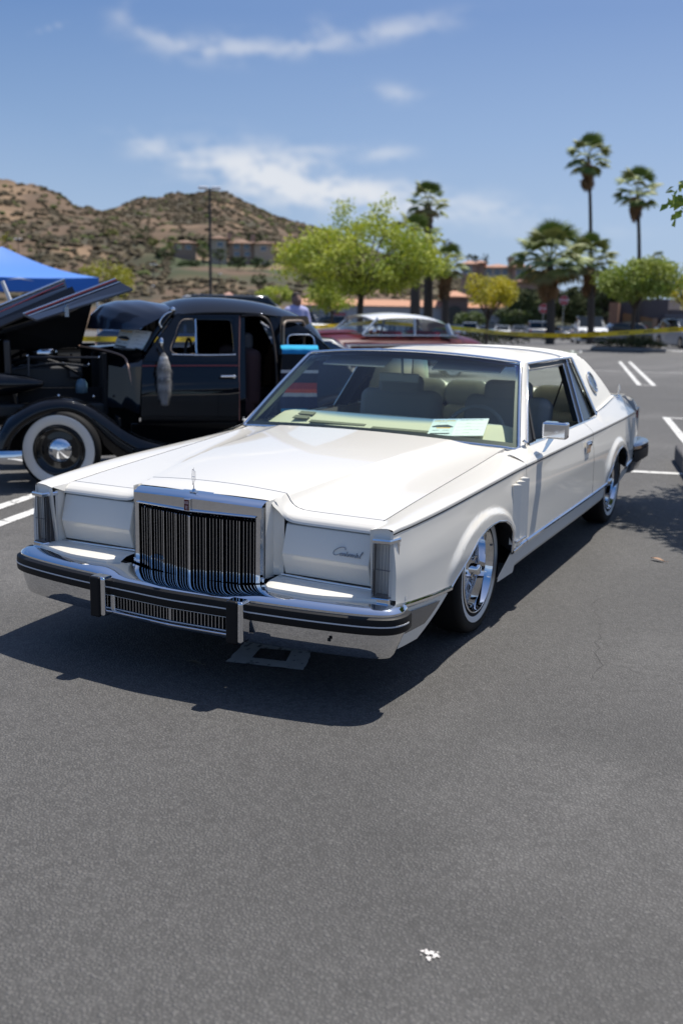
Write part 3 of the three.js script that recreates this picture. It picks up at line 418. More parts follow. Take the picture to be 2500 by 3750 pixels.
// the show card lies on the dashboard behind the glass
const cardTex = canvasTex(512, 320, (x, w, h) => {
  x.fillStyle = '#eef0ee'; x.fillRect(0, 0, w, h); x.fillStyle = '#d9e2e4'; x.fillRect(0, 0, 225, h);
  x.fillStyle = '#e2b21e'; x.font = 'bold italic 36px sans-serif'; x.fillText('CARS & COFFEE', 14, 52, 196); x.fillStyle = '#6b7478'; x.font = '16px sans-serif'; x.fillText('CAR SHOW', 60, 78);
  x.fillStyle = '#24323c'; x.beginPath(); x.moveTo(10, 140); x.lineTo(60, 118); x.lineTo(150, 112); x.lineTo(215, 150); x.lineTo(205, 166); x.lineTo(20, 160); x.fill(); x.fillStyle = '#e2a81e'; x.fillRect(60, 166, 130, 14);
  x.fillStyle = '#4a555c'; x.font = 'bold 20px sans-serif'; x.fillText('ENTRY', 30, 226); x.fillText('CLASS', 126, 226); x.fillStyle = '#1d2a30'; x.fillRect(20, 268, 180, 22);
  x.fillStyle = '#555f66'; x.font = 'bold 20px sans-serif'; x.fillText('PRESENTATION FORM', 258, 34, 230); x.font = '15px sans-serif'; ['Owner', 'Vehicle', 'Year / Make / Model', 'Car Club'].forEach((t, i) => { x.fillText(t, 320, 92 + i * 58); x.fillRect(246, 100 + i * 58, 246, 1.5); });
});
{
  const g = new THREE.BufferGeometry(), A = [.296, .833, -.82], B = [.64, .833, -.685], D = [.254, .898, -1.05], E = [.556, .898, -1.05];
  const cd = box(0, 0, 0, .315, .003, .215, .001);
  const o = thing('show_card', 'white printed show card lying on the pale dashboard behind the windshield of the white coupe', 'sign', [.452, .872, -.825], 0);
  o.rotation.set(.36, .17, 0);
  mesh('card', cd, M.paper, o); const p = mesh('print', new THREE.PlaneGeometry(.311, .211), new THREE.MeshStandardMaterial({ map: cardTex, roughness: .6 }), o); p.rotation.x = -Math.PI / 2; p.position.y = .0025;
}
// =====================================================================
// the black sedan of the thirties, parked beyond: x to its tail, z to its near (left) side
// =====================================================================
const sedanAt = [-3.379, 0, -1.855], sedanTurn = .814;
const sedan = thing('black_sedan', 'glossy black vintage sedan with whitewall tyres, raised hood and open rear door', 'car', sedanAt, sedanTurn);
const inSedan = p => V(...p).applyAxisAngle(V(0, 1, 0), sedanTurn).add(V(...sedanAt));
{
  const P = (n, g, m, par = sedan, lab) => mesh(n, g, m, par, lab);
  const ZC = -.82, mir = g => { const h = flipX((Array.isArray(g) ? merge(g) : g).clone().rotateY(Math.PI / 2)); return h.rotateY(-Math.PI / 2).translate(0, 0, 2 * ZC); };
  const doorZ = y => lin([[.3, -.05], [.56, -.04], [.8, -.045], [1.03, -.10], [1.43, -.26], [1.6, -.3]])(y);
  // roof and fastback
  const yd = interp([[1.0, 1.425], [1.3, 1.45], [1.7, 1.45], [1.95, 1.425], [2.2, 1.3], [2.4, 1.12], [2.55, .9], [2.75, .6]]), yc = interp([[.98, 1.50], [1.15, 1.56], [1.4, 1.588], [1.75, 1.572], [2.0, 1.53], [2.22, 1.46], [2.39, 1.36], [2.48, 1.15], [2.62, .9], [2.85, .6]]);
  const zh = lin([[1, .56], [2, .57], [2.4, .58], [2.85, .6]]);
  P('roof', grid(36, 24, (u, t) => { const x = lerp(.985, 2.85, t), s = lerp(-1, 1, u), k = Math.sign(s) * Math.pow(Math.abs(s), .75); return [x - .05 * (1 - s * s) * (1 - t), yd(x) + (yc(x) - yd(x)) * (1 - Math.pow(Math.abs(k), 2.8)), ZC + zh(x) * k]; }, 0), M.blackPaint);
  const drip = tube([[1.0, 1.425, -.265], [1.3, 1.45, -.255], [1.7, 1.45, -.255], [1.93, 1.425, -.255]], .012, 6);
  P('drip_rail', drip, M.blackPaint);
  // door panels: lower half a sheet, upper half a frame round the window
  const frameShape = (out, hole) => { const s = new THREE.Shape(out.map(p => new THREE.Vector2(...p))); if (hole) s.holes.push(new THREE.Path(hole.map(p => new THREE.Vector2(...p)))); const g = new THREE.ExtrudeGeometry(s, { depth: .035, bevelEnabled: true, bevelThickness: .006, bevelSize: .006, bevelSegments: 2 }); const a = g.attributes.position; for (let i = 0; i < a.count; i++) a.setZ(i, a.getZ(i) - .035 + doorZ(a.getY(i))); g.computeVertexNormals(); return toCreasedNormals(g, .5); };
  const rnd = (x0, y0, x1, y1, r, sl = 0) => { const p = []; for (const [cx, cy, a0] of [[x0 + r, y0 + r, Math.PI], [x1 - r, y0 + r, 1.5 * Math.PI], [x1 - r, y1 - r, 0], [x0 + r + sl, y1 - r, .5 * Math.PI]]) for (let i = 0; i <= 5; i++) { const a = a0 + i / 5 * Math.PI / 2; p.push([cx + r * Math.cos(a), cy + r * Math.sin(a)]); } return p; };
  const lowPanel = (x0, x1, y0, y1) => grid(10, 12, (u, t) => { const y = lerp(y0, y1, t), x = lerp(x0(y), x1(y), u); return [x, y, doorZ(y)]; }, 0);
  const fx = lin([[.5, .67], [1.03, .70], [1.12, .745]]), rx = lin([[.5, 1.52], [1.0, 1.535], [1.43, 1.585]]);
  const upper = frameShape([[.715, 1.04], [1.535, 1.04], [1.585, 1.44], [1.04, 1.44], [.77, 1.12]], rnd(.965, 1.10, 1.515, 1.395, .05, .1));
  const door = P('front_door', [lowPanel(fx, rx, .52, 1.04), upper], M.blackPaint);
  P('belt_stripe', grid(8, 1, (u, t) => { const y = 1.0 + .012 * t; return [lerp(.7, 1.53, u), y, doorZ(y) + .007]; }, 0), std([.12, .012, .015], .4), door);
  P('door_edge', tube([[1.525, .53, -.036], [1.537, 1.0, -.088], [1.585, 1.43, -.25]], .006, 5), std([.16, .07, .06], .5), door);
  P('handle', [box(1.43, .915, -.035, .14, .022, .022, .01), rod([1.48, .915, -.07], [1.48, .915, -.03], .014)], M.chrome, door);
  P('window_rail', [rod([1.175, 1.095, -.135], [1.19, 1.395, -.24], .009), tube([[.96, 1.098, -.118], [1.25, 1.093, -.116], [1.515, 1.097, -.118]], .007, 5)], M.chrome, door);
  P('vent_frame', tube([[1.16, 1.1, -.14], [1.0, 1.1, -.13], [.955, 1.13, -.14], [1.0, 1.25, -.19], [1.07, 1.38, -.24], [1.17, 1.395, -.245]], .008, 6), std([.22, .17, .13], .4), door);
  P('far_side', [mir(lowPanel(lin([[.5, .67], [1.1, .74]]), lin([[.5, 2.5], [1.1, 2.4]]), .4, 1.04)), mir(frameShape([[.715, 1.03], [2.3, 1.03], [2.05, 1.4], [1.9, 1.44], [1.04, 1.44], [.77, 1.12]], rnd(.97, 1.1, 1.45, 1.39, .1, .1)))], M.blackPaint);
  // body behind the open doorway, pillar, sills
  P('rear_quarter', [frameShape([[1.87, .45], [2.75, .4], [2.62, .9], [2.42, 1.12], [2.2, 1.32], [1.96, 1.43], [1.86, 1.44], [1.9, 1.2]], rnd(2.0, 1.1, 2.25, 1.27, .05))], M.blackPaint);
  P('door_opening_trim', tube([[1.60, 1.43, -.25], [1.78, 1.43, -.25], [1.845, 1.38, -.23], [1.875, 1.2, -.17], [1.88, .95, -.09], [1.86, .5, -.05]], .012, 6), std([.03, .022, .02], .6));
  P('centre_pillar', [hexa([[1.53, .45, -.09], [1.60, .45, -.09], [1.60, .45, -.14], [1.53, .45, -.14], [1.585, 1.44, -.27], [1.635, 1.44, -.27], [1.635, 1.44, -.31], [1.585, 1.44, -.31]])], M.blackPaint);
  P('running_board', box(1.45, .30, -.1, 1.7, .04, .34, .015), M.rubber);
  P('sill', box(1.5, .42, -.16, 1.8, .2, .06, .01), M.blackPaint);
  // cabin interior
  const trim = std([.045, .028, .024], .9);
  P('interior', [box(1.5, .36, ZC, 1.9, .04, 1.3), box(1.02, .8, ZC, .06, .5, 1.15, .03), box(2.28, .8, ZC, .1, .7, 1.15)], trim);
  const seat = std([.075, .04, .042], .95);
  P('front_seat', [box(1.5, .62, ZC, .5, .2, 1.1, .06), box(1.72, .88, ZC, .16, .52, 1.12, .07)], seat); P('rear_seat', [box(2.1, .62, ZC, .4, .2, 1.1, .06), box(2.25, .88, ZC, .16, .5, 1.1, .07)], seat);
  P('head_rest', box(1.72, 1.2, -.55, .09, .16, .24, .05), std([.12, .12, .13], .7));
  P('steering_wheel', [new THREE.TorusGeometry(.2, .012, 8, 28).rotateY(1.2).translate(1.18, 1.02, -.5)], M.black);
  // cowl, windshield and visor
  P('cowl', rows([[[.43, .64, -.28], [.45, 1.0, -.30], [.45, 1.05, -.42], [.36, 1.08, -.6], [.3, 1.09, ZC], [.36, 1.08, -1.04], [.45, 1.05, -1.22], [.45, 1.0, -1.34], [.43, .64, -1.36]], [[.56, .64, -.2], [.57, .98, -.22], [.58, 1.06, -.36], [.42, 1.115, -.58], [.3, 1.135, ZC], [.42, 1.115, -1.06], [.58, 1.06, -1.28], [.57, .98, -1.42], [.56, .64, -1.44]], [[.67, .6, -.08], [.70, 1.0, -.11], [.745, 1.115, -.24], [.66, 1.15, -.5], [.6, 1.16, ZC], [.66, 1.15, -1.14], [.745, 1.115, -1.4], [.70, 1.0, -1.53], [.67, .6, -1.56]]], .7, 5), M.blackPaint);
  P('cowl_moulding', tube([[.26, 1.14, ZC], [.42, 1.122, -.58], [.585, 1.07, -.36], [.60, 1.0, -.205], [.625, .85, -.17], [.645, .66, -.14]], .009, 6), std([.42, .27, .2], .35));
  P('windshield_frame', [tube([[.745, 1.115, -.22], [.87, 1.3, -.26], [1.005, 1.47, -.29]], .026, 8), mir(tube([[.745, 1.115, -.22], [.87, 1.3, -.26], [1.005, 1.47, -.29]], .026, 8)), rod([.63, 1.15, ZC], [.94, 1.5, ZC], .014), tube([[.74, 1.12, -.24], [.63, 1.152, ZC], [.74, 1.12, -1.4]], .014, 6)], M.blackPaint);
  P('windshield', [poly([[.745, 1.125, -.24], [.63, 1.15, ZC], [.94, 1.5, ZC], [1.0, 1.47, -.29]]), poly([[.745, 1.125, -1.4], [.63, 1.15, ZC], [.94, 1.5, ZC], [1.0, 1.47, -1.35]])], M.clear);
  const vC = [[.99, 1.525], [.78, 1.553], [.58, 1.54], [.45, 1.50], [.37, 1.41], [.335, 1.295]], vE = [[1.0, 1.46], [.95, 1.435], [.89, 1.40], [.82, 1.365], [.75, 1.33], [.70, 1.30]];
  P('sun_visor', grid(28, 20, (u, t) => { const z = lerp(-.265, -1.375, u), c = Math.pow(Math.abs(z - ZC) / .555, 2.6), k = t * 5, i = Math.min(4, Math.floor(k)), f = k - i, q = [0, 1].map(m => lerp(lerp(vC[i][m], vC[i + 1][m], f), lerp(vE[i][m], vE[i + 1][m], f), c)); return [q[0], q[1], z]; }, 0), M.greyPaint);
  P('visor_bracket', [tube([[1.02, 1.47, -.25], [.93, 1.43, -.24], [.88, 1.36, -.235], [.9, 1.32, -.235]], .008, 6), new THREE.SphereGeometry(.022, 10, 8).translate(1.0, 1.475, -.25)], M.chrome);
  // hood lifted: the near half folds up over the far half
  const hs = (a, b, c, d, th = .015) => { const A = [a, b, c, d], up = A.map(p => [p[0], p[1] + th, p[2]]); return hexa([...A, ...up]); };
  const hood = P('hood', [hs([-.62, 1.26, -.62], [.16, 1.62, -.62], [.16, 1.70, -.86], [-.62, 1.36, -.86]), hs([-.62, 1.2, -.5], [.22, 1.585, -.55], [.20, 1.64, -.6], [-.62, 1.27, -.6])], M.blackPaint);
  P('hood_side_panel', [hs([-.12, 1.36, -.28], [.67, 1.625, -.30], [.545, 1.705, -.46], [-.22, 1.40, -.44])], M.greyPaint, hood);
  P('hood_moulding', [tube([[-.62, 1.385, -.86], [.16, 1.72, -.86]], .012, 6), tube([[-.22, 1.42, -.44], [.55, 1.725, -.46]], .008, 6), tube([[-.18, 1.405, -.39], [.58, 1.70, -.41]], .005, 5)], M.chrome, hood);
  P('hood_stripe', [tube([[-.62, 1.32, -.74], [.14, 1.68, -.74]], .006, 5), tube([[-.2, 1.415, -.42], [.56, 1.718, -.435]], .005, 5)], std([.2, .02, .025], .4), hood);
  P('hood_hinge', [rod([.12, 1.48, -.285], [.12, 1.40, -.28], .02), rod([.12, 1.5, -.3], [.1, 1.44, -.29], .014)], M.darkChrome, hood);
  P('hood_underside', [hexa([[-.62, 1.08, -1.1], [.285, 1.118, -1.1], [.30, 1.118, -1.08], [-.62, 1.08, -1.08], [-.62, 1.34, -.9], [.42, 1.62, -.9], [.42, 1.62, -.87], [-.62, 1.34, -.87]]), hexa([[-.62, 1.18, -.62], [.1, 1.4, -.62], [.36, 1.5, -.98], [-.62, 1.2, -.98], [-.62, 1.2, -.62], [.1, 1.42, -.62], [.36, 1.52, -.98], [-.62, 1.22, -.98]])], M.hollow, hood);
  // engine bay
  P('far_hood_side', [box(-.1, .90, -1.3, 1.1, .5, .02, .005)], M.blackPaint); P('firewall', box(.42, .85, ZC, .03, .5, 1.05), M.hollow); P('inner_fender', box(-.15, .62, -.42, 1.2, .12, .2, .03), M.black);
  P('engine', [box(-.05, .82, ZC, .62, .3, .34, .03), rod([-.05, .97, ZC], [-.05, 1.05, ZC], .1, .1, 16), box(.2, .92, -.6, .12, .1, .1, .02), tube([[-.3, .95, -.6], [0, 1.0, -.56], [.3, .98, -.5]], .012, 6)], std([.03, .032, .036], .45, .4));
  P('air_horn', [lathe([[0, .07], [.03, .06], [.048, .02], [.05, -.05], [0, -.06]], 16).translate(.22, .82, -.3)], std([.07, .13, .18], .35));
  P('radiator', [box(-.36, .9, ZC, .06, .6, .6, .02), rod([-.2, .66, -.46], [-.19, 1.06, -.5], .011), rod([.38, 1.06, -.36], [-.19, 1.06, -.5], .01)], std([.05, .05, .055], .3, .8));
  P('grille_shell', [lathe([[.02, .56], [.2, .5], [.3, .3], [.3, -.2], [.22, -.36]], 20).scale(.55, 1, 1).translate(-.52, .9, ZC)], M.blackPaint);
  // fenders, wheels, lamps, bumper
  const fp = [[-.52, .34, .0], [-.48, .47, 0], [-.38, .6, 0], [-.22, .705, 0], [-.05, .755, 0], [.1, .755, 0], [.26, .695, 0], [.40, .60, 0], [.54, .49, 0], [.70, .40, 0], [.92, .335, 0]];
  const fpath = new THREE.CatmullRomCurve3(fp.map(p => V(...p)), false, 'centripetal').getPoints(40);
  const fender = grid(40, 9, (u, t, i, j) => { const p = fpath[i], pr = [[.03, -.125], [.045, -.10], [.04, -.065], [.015, -.03], [-.04, -.006], [-.12, 0], [-.22, -.012], [-.32, -.045], [-.42, -.10], [-.46, -.2]][j]; const q = fpath[Math.min(40, i + 1)], q0 = fpath[Math.max(0, i - 1)], tx = q.x - q0.x, ty = q.y - q0.y, L = Math.hypot(tx, ty), b = pr[1] * (1 + 1.1 * smooth(.5, .9, u) * (j < 3 ? 1 : 0)); return [p.x + ty / L * -b * .9, p.y + b * Math.max(.35, tx / L), p.z + pr[0] - .02]; }, 0);
  const near = P('front_fender', fender, M.blackPaint, sedan, 'glossy black near front fender'); P('front_fender', mir(fender), M.blackPaint);
  P('fender_bead', tube(Array.from({ length: 21 }, (_, i) => { const p = fpath[i * 2], q = fpath[Math.min(40, i * 2 + 1)], q0 = fpath[Math.max(0, i * 2 - 1)], L = Math.hypot(q.x - q0.x, q.y - q0.y); return [p.x + (q.y - q0.y) / L * .1125, p.y - .125 * Math.max(.35, (q.x - q0.x) / L), p.z + .012]; }), .006, 5, 60), M.blackPaint, near);
  P('fender_liner', [box(.12, .5, -.46, 1.2, .6, .02), box(.5, .42, -.25, .02, .3, .4)], M.hollow, near);
  function sw(z, s, x = .012) {
    const w = new THREE.Group(); w.name = 'wheel'; sedan.add(w); w.position.set(x, .325, z); w.rotation.x = s * Math.PI / 2; w.rotation.order = 'YXZ'; w.rotation.y = -.32;
    mesh('tyre', lathe([[.2, -.07], [.24, -.08], [.29, -.08], [.318, -.065], [.327, -.03], [.327, .03], [.318, .06], [.29, .078], [.25, .078], [.212, .06]], 48), M.tyre, w);
    mesh('whitewall', lathe([[.293, .0775], [.285, .081], [.25, .082], [.216, .064], [.216, .058]], 48), M.whitewall, w);
    mesh('rim', lathe([[.214, .055], [.21, .066], [.198, .064], [.185, .03], [.15, .02], [.13, .035], [0, .035]], 40), M.blackPaint, w);
    mesh('hubcap', lathe([[0, .085], [.04, .082], [.075, .070], [.098, .052], [.107, .036], [.108, .02]], 40), M.chrome, w);
  }
  sw(-.03, 1); sw(-1.61, -1); sw(-.03, 1, 2.5); sw(-1.61, -1, 2.5);
  const rearF = grid(24, 9, (u, t, i, j) => { const a = Math.PI * (.98 - u * .96), pr = [[.03, -.1], [.045, -.07], [.04, -.045], [.015, -.02], [-.04, 0], [-.1, 0], [-.16, -.02], [-.2, -.05], [-.22, -.08], [-.23, -.1]][j], r = .45 + pr[1]; return [2.5 + Math.cos(a) * r * 1.25, .32 + Math.sin(a) * r * .98, pr[0] - .02]; }, 0);
  P('rear_fender', rearF, M.blackPaint); P('rear_fender', mir(rearF), M.blackPaint);
  for (const z of [-.36, -1.28]) { const h = P('headlamp', [lathe([[.001, -.38], [.03, -.36], [.07, -.24], [.095, -.06], [.1, 0]], 24).rotateZ(Math.PI / 2).translate(-.46, .842, z), rod([-.3, .64, z], [-.32, .78, z], .025)], M.blackPaint); P('bezel', lathe([[.1, -.01], [.108, .004], [.104, .02], [.09, .034], [.0, .06]], 24).rotateZ(Math.PI / 2).translate(-.46, .842, z), M.chrome, h); }
  P('engine_fitting', [[-.2, 1.07, -.5], [.38, 1.065, -.36], [.3, 1.0, -.44], [-.12, .98, -.6], [.1, 1.0, -.62], [-.3, .72, -.4], [.02, .76, -.16], [.3, .75, -.14]].map(p => new THREE.SphereGeometry(.012, 8, 6).translate(...p)), M.chrome).userData.kind = 'stuff';
  P('air_cleaner', lathe([[0, .05], [.09, .048], [.12, .03], [.125, -.02], [.1, -.04]], 20).translate(-.05, 1.08, ZC), M.chrome); P('hose', [tube([[-.3, .98, -.7], [-.15, 1.04, -.62], [.05, 1.0, -.58], [.25, .9, -.55]], .018, 7), tube([[-.28, .8, -.6], [-.1, .74, -.52], [.1, .8, -.5]], .014, 6)], M.rubber).userData.kind = 'stuff';
  P('front_bumper', [sweep([[-.30, .29, .12], [-.46, .29, .1], [-.6, .29, -.05], [-.68, .29, -.4], [-.70, .29, -.82], [-.68, .29, -1.24], [-.6, .29, -1.6], [-.46, .29, -1.74]], [[-.02, .06], [.01, .055], [.025, .03], [.025, -.03], [.01, -.055], [-.02, -.06]], .8)], M.chrome);
  P('door_mirror', [rod([.90, 1.1, -.13], [.86, 1.19, -.06], .007), new THREE.SphereGeometry(.045, 14, 10).scale(.5, 1, 1).translate(.86, 1.2, -.05)], M.chrome);
  // open rear door: hinged at the tail end, its lining and window towards the camera
  const dr = new THREE.Group(); dr.name = 'rear_door'; sedan.add(dr);
  const D = (x, y, o = 0) => { const t = (x - 1.86) / .42; return [x - o * .35, y, lerp(.08, -.42, t) + o]; };
  const dshape = (out, hole, o, th) => { const s = new THREE.Shape(out.map(p => new THREE.Vector2(...p))); if (hole) s.holes.push(new THREE.Path(hole.map(p => new THREE.Vector2(...p)))); const g = new THREE.ExtrudeGeometry(s, { depth: th, bevelEnabled: false }), a = g.attributes.position; for (let i = 0; i < a.count; i++) { const q = D(a.getX(i), a.getY(i), a.getZ(i) + o); a.setXYZ(i, ...q); } g.computeVertexNormals(); return toCreasedNormals(g, .5); };
  mesh('door_panel', dshape(rnd(1.86, .5, 2.28, 1.435, .05), rnd(1.91, 1.13, 2.2, 1.38, .05), -.05, .05), M.blackPaint, dr);
  mesh('door_lining', dshape(rnd(1.875, .53, 2.25, 1.1, .03), null, .002, .006), std([.03, .019, .017], .9), dr);
  mesh('window_garnish', [tube(rnd(1.90, 1.12, 2.21, 1.39, .055).map(([x, y]) => D(x, y, .008)), .013, 6, 60, true)], std([.21, .16, .12], .45), dr);
  mesh('rear_quarter_glass', tube(rnd(2.0, 1.1, 2.25, 1.27, .05).map(([x, y]) => [x, y, doorZ(y) + .008]), .008, 6, 60, true), M.chrome, sedan);
}
// card on the sedan's windshield
{
  const A = V(.552, 1.144, -.62), Bp = V(.768, 1.119, -.35), T = V(.64, 1.277, -.62), c = A.clone().add(Bp).add(T).add(V(.84, 1.28, -.4)).multiplyScalar(.25), o = thing('windshield_card', 'white show card standing against the windshield of the black sedan', 'sign', arr(inSedan([c.x - .02, c.y, c.z + .02])), 0);
  const ex = Bp.clone().sub(A).normalize(), ey0 = T.clone().sub(A), ez = ex.clone().cross(ey0).normalize(), ey = ez.clone().cross(ex); const m = new THREE.Matrix4().makeBasis(ex, ey, ez); o.quaternion.setFromAxisAngle(V(0, 1, 0), sedanTurn).multiply(new THREE.Quaternion().setFromRotationMatrix(m));
  mesh('card', box(0, 0, 0, .36, .2, .004, .001), M.paper, o); const p = mesh('print', new THREE.PlaneGeometry(.352, .193), new THREE.MeshStandardMaterial({ map: cardTex, roughness: .6 }), o); p.position.z = .0032;
}
// striped fur tail hanging at the sedan's front pillar
{
  const o = thing('fur_tail', 'grey banded fur tail hanging from the mirror on the side of the black sedan', 'tail', arr(inSedan([.868, 1.12, -.0])), sedanTurn), r = rng(5), L = .385, rad = t => .010 + .046 * smooth(-.05, .22, t) * Math.pow(1 - smooth(.62, 1.02, t), .8) * (.9 + .16 * Math.sin(t * 26)), tone = t => { const b = Math.sin(t * 26 + .6) > .25 ? .35 : 1; return (t > .78 ? .8 : b) * .5; };
  const core = grid(14, 30, (u, t) => { const a = u * 2 * Math.PI, k = rad(t) * (.88 + .1 * vnoise(u * 9, t * 14, 3)); return [k * Math.cos(a), -t * L, k * Math.sin(a)]; }, 0);
  const col = []; for (let i = 0; i < core.attributes.position.count; i++) { const t = -core.attributes.position.getY(i) / L, g = tone(t); col.push(g, g * .97, g * .94); } core.setAttribute('color', new THREE.Float32BufferAttribute(col, 3));
  const furM = std([1, 1, 1], 1, 0, { vertexColors: true, side: THREE.DoubleSide }); mesh('core', core, furM, o);
  const p = [], c = []; for (let k = 0; k < 7000; k++) { const t = r(), a = r() * 6.283, k0 = rad(t) * .85, l = .03 + .045 * r(), w = .0012, g = tone(t) * (.7 + .6 * r()); const x = k0 * Math.cos(a), z = k0 * Math.sin(a), y = -t * L; p.push(x - w * Math.sin(a), y, z + w * Math.cos(a), x + w * Math.sin(a), y, z - w * Math.cos(a), x + Math.cos(a) * l * (.2 + .3 * r()), y - l, z + Math.sin(a) * l * (.2 + .3 * r())); for (let q = 0; q < 3; q++) c.push(g, g * .97, g * .94); }
  const hg = new THREE.BufferGeometry(); hg.setAttribute('position', new THREE.Float32BufferAttribute(p, 3)); hg.setAttribute('color', new THREE.Float32BufferAttribute(c, 3)); hg.computeVertexNormals(); stuffed(mesh('fur', hg, furM, o)); mesh('cord', rod([0, 0, 0], [0, .09, -.02], .004), M.black, o);
}
// striped blanket over the sill of the open door
{
  const o = thing('striped_blanket', 'blue, white, black and red striped blanket draped beside the open rear door', 'blanket', arr(inSedan([2.02, 1.16, .12])), sedanTurn - .25);
  const bands = [[0, [.02, .30, .55]], [.07, [.03, .42, .62]], [.12, [.01, .2, .45]], [.17, [.008, .01, .015]], [.33, [.5, .5, .52]], [.36, [.008, .008, .02]], [.46, [.35, .03, .015]], [.52, [.6, .08, .02]], [.56, [.45, .45, .45]], [.60, [.01, .015, .05]], [.72, [.02, .28, .5]], [.82, [.5, .5, .5]], [.85, [.01, .012, .04]]];
  const tx = dataTex(256, (x, y, n) => { const v = 1 - y / n; let c = bands[0][1]; for (const b of bands) if (v >= b[0]) c = b[1]; const k = .85 + .3 * hash2(x >> 1, y, 3); return c.map(q => S(q * k)); });
  mesh('cloth', grid(24, 30, (u, t) => { const x = lerp(-.16, .16, u), f = .018 * Math.sin(u * 19) * t; const s = t * .85; const a = clamp(s / .1) * Math.PI * .5; return s < .1 ? [x, .05 * Math.sin(a) * 0 + .03 * Math.cos(a) , -.06 + .1 * Math.sin(a)] : [x + .01 * Math.sin(t * 9), .0 - (s - .1), .05 + f + .03 * t]; }, 0, (q, u, t) => [u, 1 - t]), std([1, 1, 1], .95, 0, { map: tx, side: THREE.DoubleSide }), o);
}
// =====================================================================
// ground, markings, hills
// =====================================================================
{
  const n = 1024, cells = 112, tile = 1.35; // pebbled seal coat: about 9 mm stones
  const hgt = new Float32Array(n * n), tone = new Float32Array(n * n);
  for (let y = 0; y < n; y++) for (let x = 0; x < n; x++) {
    const fx = x / n * cells, fy = y / n * cells, ci = Math.floor(fx), cj = Math.floor(fy); let d1 = 9, d2 = 9, id = 0;
    for (let j = -1; j <= 1; j++) for (let i = -1; i <= 1; i++) { const a = ci + i, b = cj + j, wa = (a + cells) % cells, wb = (b + cells) % cells, px = a + hash2(wa, wb, 1), py = b + hash2(wa, wb, 2), d = Math.hypot(px - fx, py - fy) * (.7 + .8 * hash2(wa, wb, 3)); if (d < d1) { d2 = d1; d1 = d; id = hash2(wa, wb, 4); } else if (d < d2) d2 = d; }
    const k = y * n + x; hgt[k] = clamp((d2 - d1) * 1.3) * (.35 + .65 * id); tone[k] = id;
  }
  const map = dataTex(n, (x, y) => { const k = y * n + x, f = .93 + .34 * (tone[k] - .5) + .42 * (clamp(hgt[k] * 2.2) - .5) + .16 * (fbm(x / n * 24, y / n * 24, 3, 7, 24) - .5), sp = hash2(x >> 1, y >> 1, 9) > .9988 ? 2.3 : 1; const w = .0; return [S(.082 * f * sp + w), S(.079 * f * sp + w), S(.0758 * f * sp + w)]; });
  const bmp = dataTex(n, (x, y) => { const h = hgt[y * n + x] * .8 + .2 * fbm(x / n * 40, y / n * 40, 2, 12, 40); return [h, h, h]; }, false);
  for (const t of [map, bmp]) t.anisotropy = 16;
  const N = 220, sp = t => { const a = Math.abs(t * 2 - 1); return Math.sign(t - .5) * (a * 14 + Math.pow(a, 5) * 1200); };
  const g = grid(N, N, (u, t) => { const x = 1 + sp(u), z = -2 + sp(1 - t); return [x, lotY((x - 2.35) * -.448 + (z - 4.37) * -.894), z]; }, 0, q => [q[0] / tile, -q[2] / tile]);
  const p = g.attributes.position, col = [];
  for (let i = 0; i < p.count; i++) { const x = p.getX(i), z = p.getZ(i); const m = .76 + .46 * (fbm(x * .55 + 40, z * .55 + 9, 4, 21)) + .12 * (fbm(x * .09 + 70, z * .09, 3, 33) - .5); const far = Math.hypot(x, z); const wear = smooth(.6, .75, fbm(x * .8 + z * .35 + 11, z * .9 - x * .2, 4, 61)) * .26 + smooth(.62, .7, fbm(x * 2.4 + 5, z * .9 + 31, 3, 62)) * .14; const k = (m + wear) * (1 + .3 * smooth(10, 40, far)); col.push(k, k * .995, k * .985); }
  g.setAttribute('color', new THREE.Float32BufferAttribute(col, 3));
  struct('parking_lot', g, new THREE.MeshStandardMaterial({ map, bumpMap: bmp, bumpScale: .006, roughness: .78, vertexColors: true }));
}
const E1 = V(-.237, 0, -.971), E2 = V(.971, 0, -.237);
const markTex = dataTex(256, (x, y, n) => { const f = fbm(x / n * 18, y / n * 18, 4, 3, 18), k = f < .33 ? .35 : .82 + .25 * f; return [S(.62 * k), S(.61 * k), S(.58 * k)]; });
const markM = new THREE.MeshStandardMaterial({ map: markTex, roughness: .85 });
function stripe(a, b, w, y = .004, name = 'parking_line') { const A = V(a[0], y, a[1]), B = V(b[0], y, b[1]), s = B.clone().sub(A).normalize().cross(V(0, 1, 0)).multiplyScalar(w / 2), L = A.distanceTo(B), n = Math.max(2, Math.min(60, Math.round(L / .12))), r = rng(Math.round(L * 77 + a[0] * 131)); return struct(name, grid(1, n, (u, t) => { const q = A.clone().lerp(B, t).addScaledVector(s, (u * 2 - 1) * (1 + (r() - .5) * .08)); return arr(q); }, 0, q => [q[0] * 1.3, q[2] * 1.3]), markM); }
const along = (p, k, j = 0) => [p[0] + E1.x * k + E2.x * j, p[1] + E1.z * k + E2.z * j];
for (const p of [[-3.3, -1.3], [-2.87, -.9]]) stripe(along(p, -2.2), along(p, 2.5), .105);
function hairpin(p, len, gap) { stripe(along(p, 0), along(p, len), .1); stripe(along(p, 0, gap), along(p, len, gap), .1); stripe(along(p, .05, .05), along(p, .05, gap - .05), .1, .0045); }
hairpin([-1.62, -17.65], 10.8, .3); hairpin([-7.2, -34.2], 2.0, .3); hairpin([.75, -7.9], 3.2, .33); hairpin([-10.5, -16], 10.5, .3);
stripe([.04, -10.93], along([.04, -10.93], 0, 4), .09); stripe([.5, -5.43], along([.5, -5.43], 0, 2.2), .12); stripe(along([-3.9, -22.4], 0, -6), along([-3.9, -22.4], 0, 14), .09, .003);
stripe([-4.5, -39.7], [-1.2, -37.2], .5, .004);
